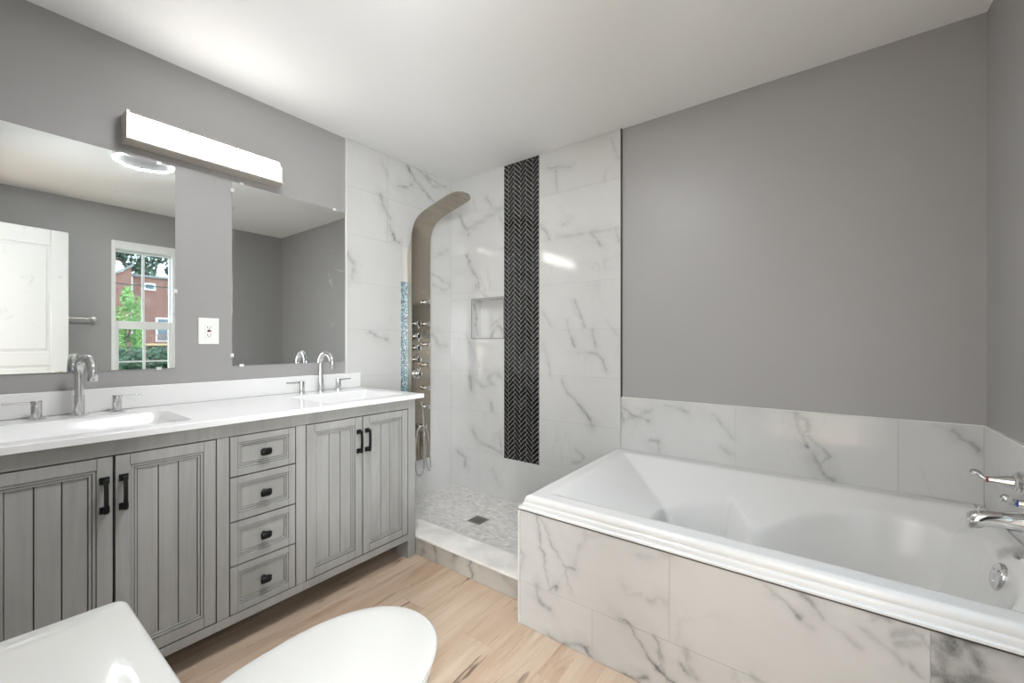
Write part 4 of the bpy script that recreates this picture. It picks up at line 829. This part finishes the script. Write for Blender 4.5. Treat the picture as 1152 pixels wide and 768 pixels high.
m = MB(); m.add([(37.4, 10.0, 2.6), (37.6, 10.0, 2.6), (37.6, 10.95, .2), (37.4, 10.95, .2), (37.4, 10.0, 2.4), (37.6, 10.0, 2.4), (37.6, 10.85, .2), (37.4, 10.85, .2)], [(0, 1, 2, 3), (4, 7, 6, 5), (0, 4, 5, 1), (1, 5, 6, 2), (2, 6, 7, 3), (3, 7, 4, 0)]); m.build('stair_stringer', TIMBER, dk)
m = MB()
for k in range(6): m.box(37.6, 38.5, 10.6+k*.06, 10.9+k*.06, .9-k*.28, .95-k*.28)
m.build('steps', TIMBER, dk)
def foliage(name, blobs, n, size, material, parent, seed, rmin=.35):
    r = random.Random(seed); m = MB()
    for _ in range(n):
        cx, cy, cz, rx, ry, rz = r.choice(blobs)
        while True:
            a = Vector((r.uniform(-1, 1), r.uniform(-1, 1), r.uniform(-1, 1)))
            if rmin < a.length < 1: break
        p = Vector((cx+a.x*rx, cy+a.y*ry, cz+a.z*rz)); s = size*r.uniform(.6, 1.3)
        u = Vector((r.gauss(0, 1), r.gauss(0, 1), r.gauss(0, 1))).normalized(); w_ = u.orthogonal().normalized()*s*.5; u = u*s
        m.add([p-u, p+w_, p+u, p-w_], [(0, 1, 2, 3)], 0, r.random())
    return m.build(name, material, parent, recalc=False)
def tree(loc, trunk_h, tr_, blobs, n, size, material, label, seed, branches=()):
    t = empty('tree', loc); tag(t, label, 'tree')
    m = MB().tube([(loc[0], loc[1], loc[2]), (loc[0]+.05, loc[1]+.03, loc[2]+trunk_h*.5), (loc[0], loc[1], loc[2]+trunk_h)], [tr_, tr_*.8, tr_*.5], 10)
    for bx, by, bz in branches: m.tube([(loc[0], loc[1], loc[2]+trunk_h*.8), (bx, by, bz)], [tr_*.45, tr_*.15], 7)
    m.build('trunk', BARK, t); foliage('foliage', blobs, n, size, material, t, seed)
tree((12, 2.62, -.8), 2.3, .05, [(12, 2.52, 1.75, .4, .20, .35), (12, 2.66, 2.3, .3, .12, .35), (12, 2.85, 1.95, .35, .14, .45), (12, 2.75, 1.5, .35, .25, .3), (12, 2.45, 1.15, .4, .2, .5), (12, 2.85, 1.2, .3, .12, .3)], 1500, .05, LEAF_L, 'young bright green tree outside, seen through window in the mirror', 3, [(12, 2.5, 1.7), (12, 2.8, 1.9)])
tree((55, 12.0, -.8), 8, .4, [(55, 9.6, 11.3, 2, 1.5, 1.7), (55, 11.6, 10.3, 2, 1.7, 2.0), (55, 13.4, 11.2, 2, 1.4, 1.5), (55, 11.9, 8.3, 2, 1.2, 1.8), (55, 14.6, 9.2, 2, .8, .5), (55, 9.0, 9.3, 1.5, .6, .5)], 2600, .30, LEAF_D, 'large dark tree behind the brick house, seen in the mirror', 5, [(55, 9.6, 11), (55, 13.4, 11), (55, 11.6, 12), (55, 14.6, 9.2)])
hg = foliage('hedge', [(9.3, 1.0+k*.25, .70, .3, .25, .40) for k in range(12)]+[(9.3, 1.0+k*.25, .2, .35, .3, .6) for k in range(12)], 11000, .05, LEAF_H, None, 9)
tag(hg, 'clipped green hedge outside the window, seen in the mirror', 'hedge')
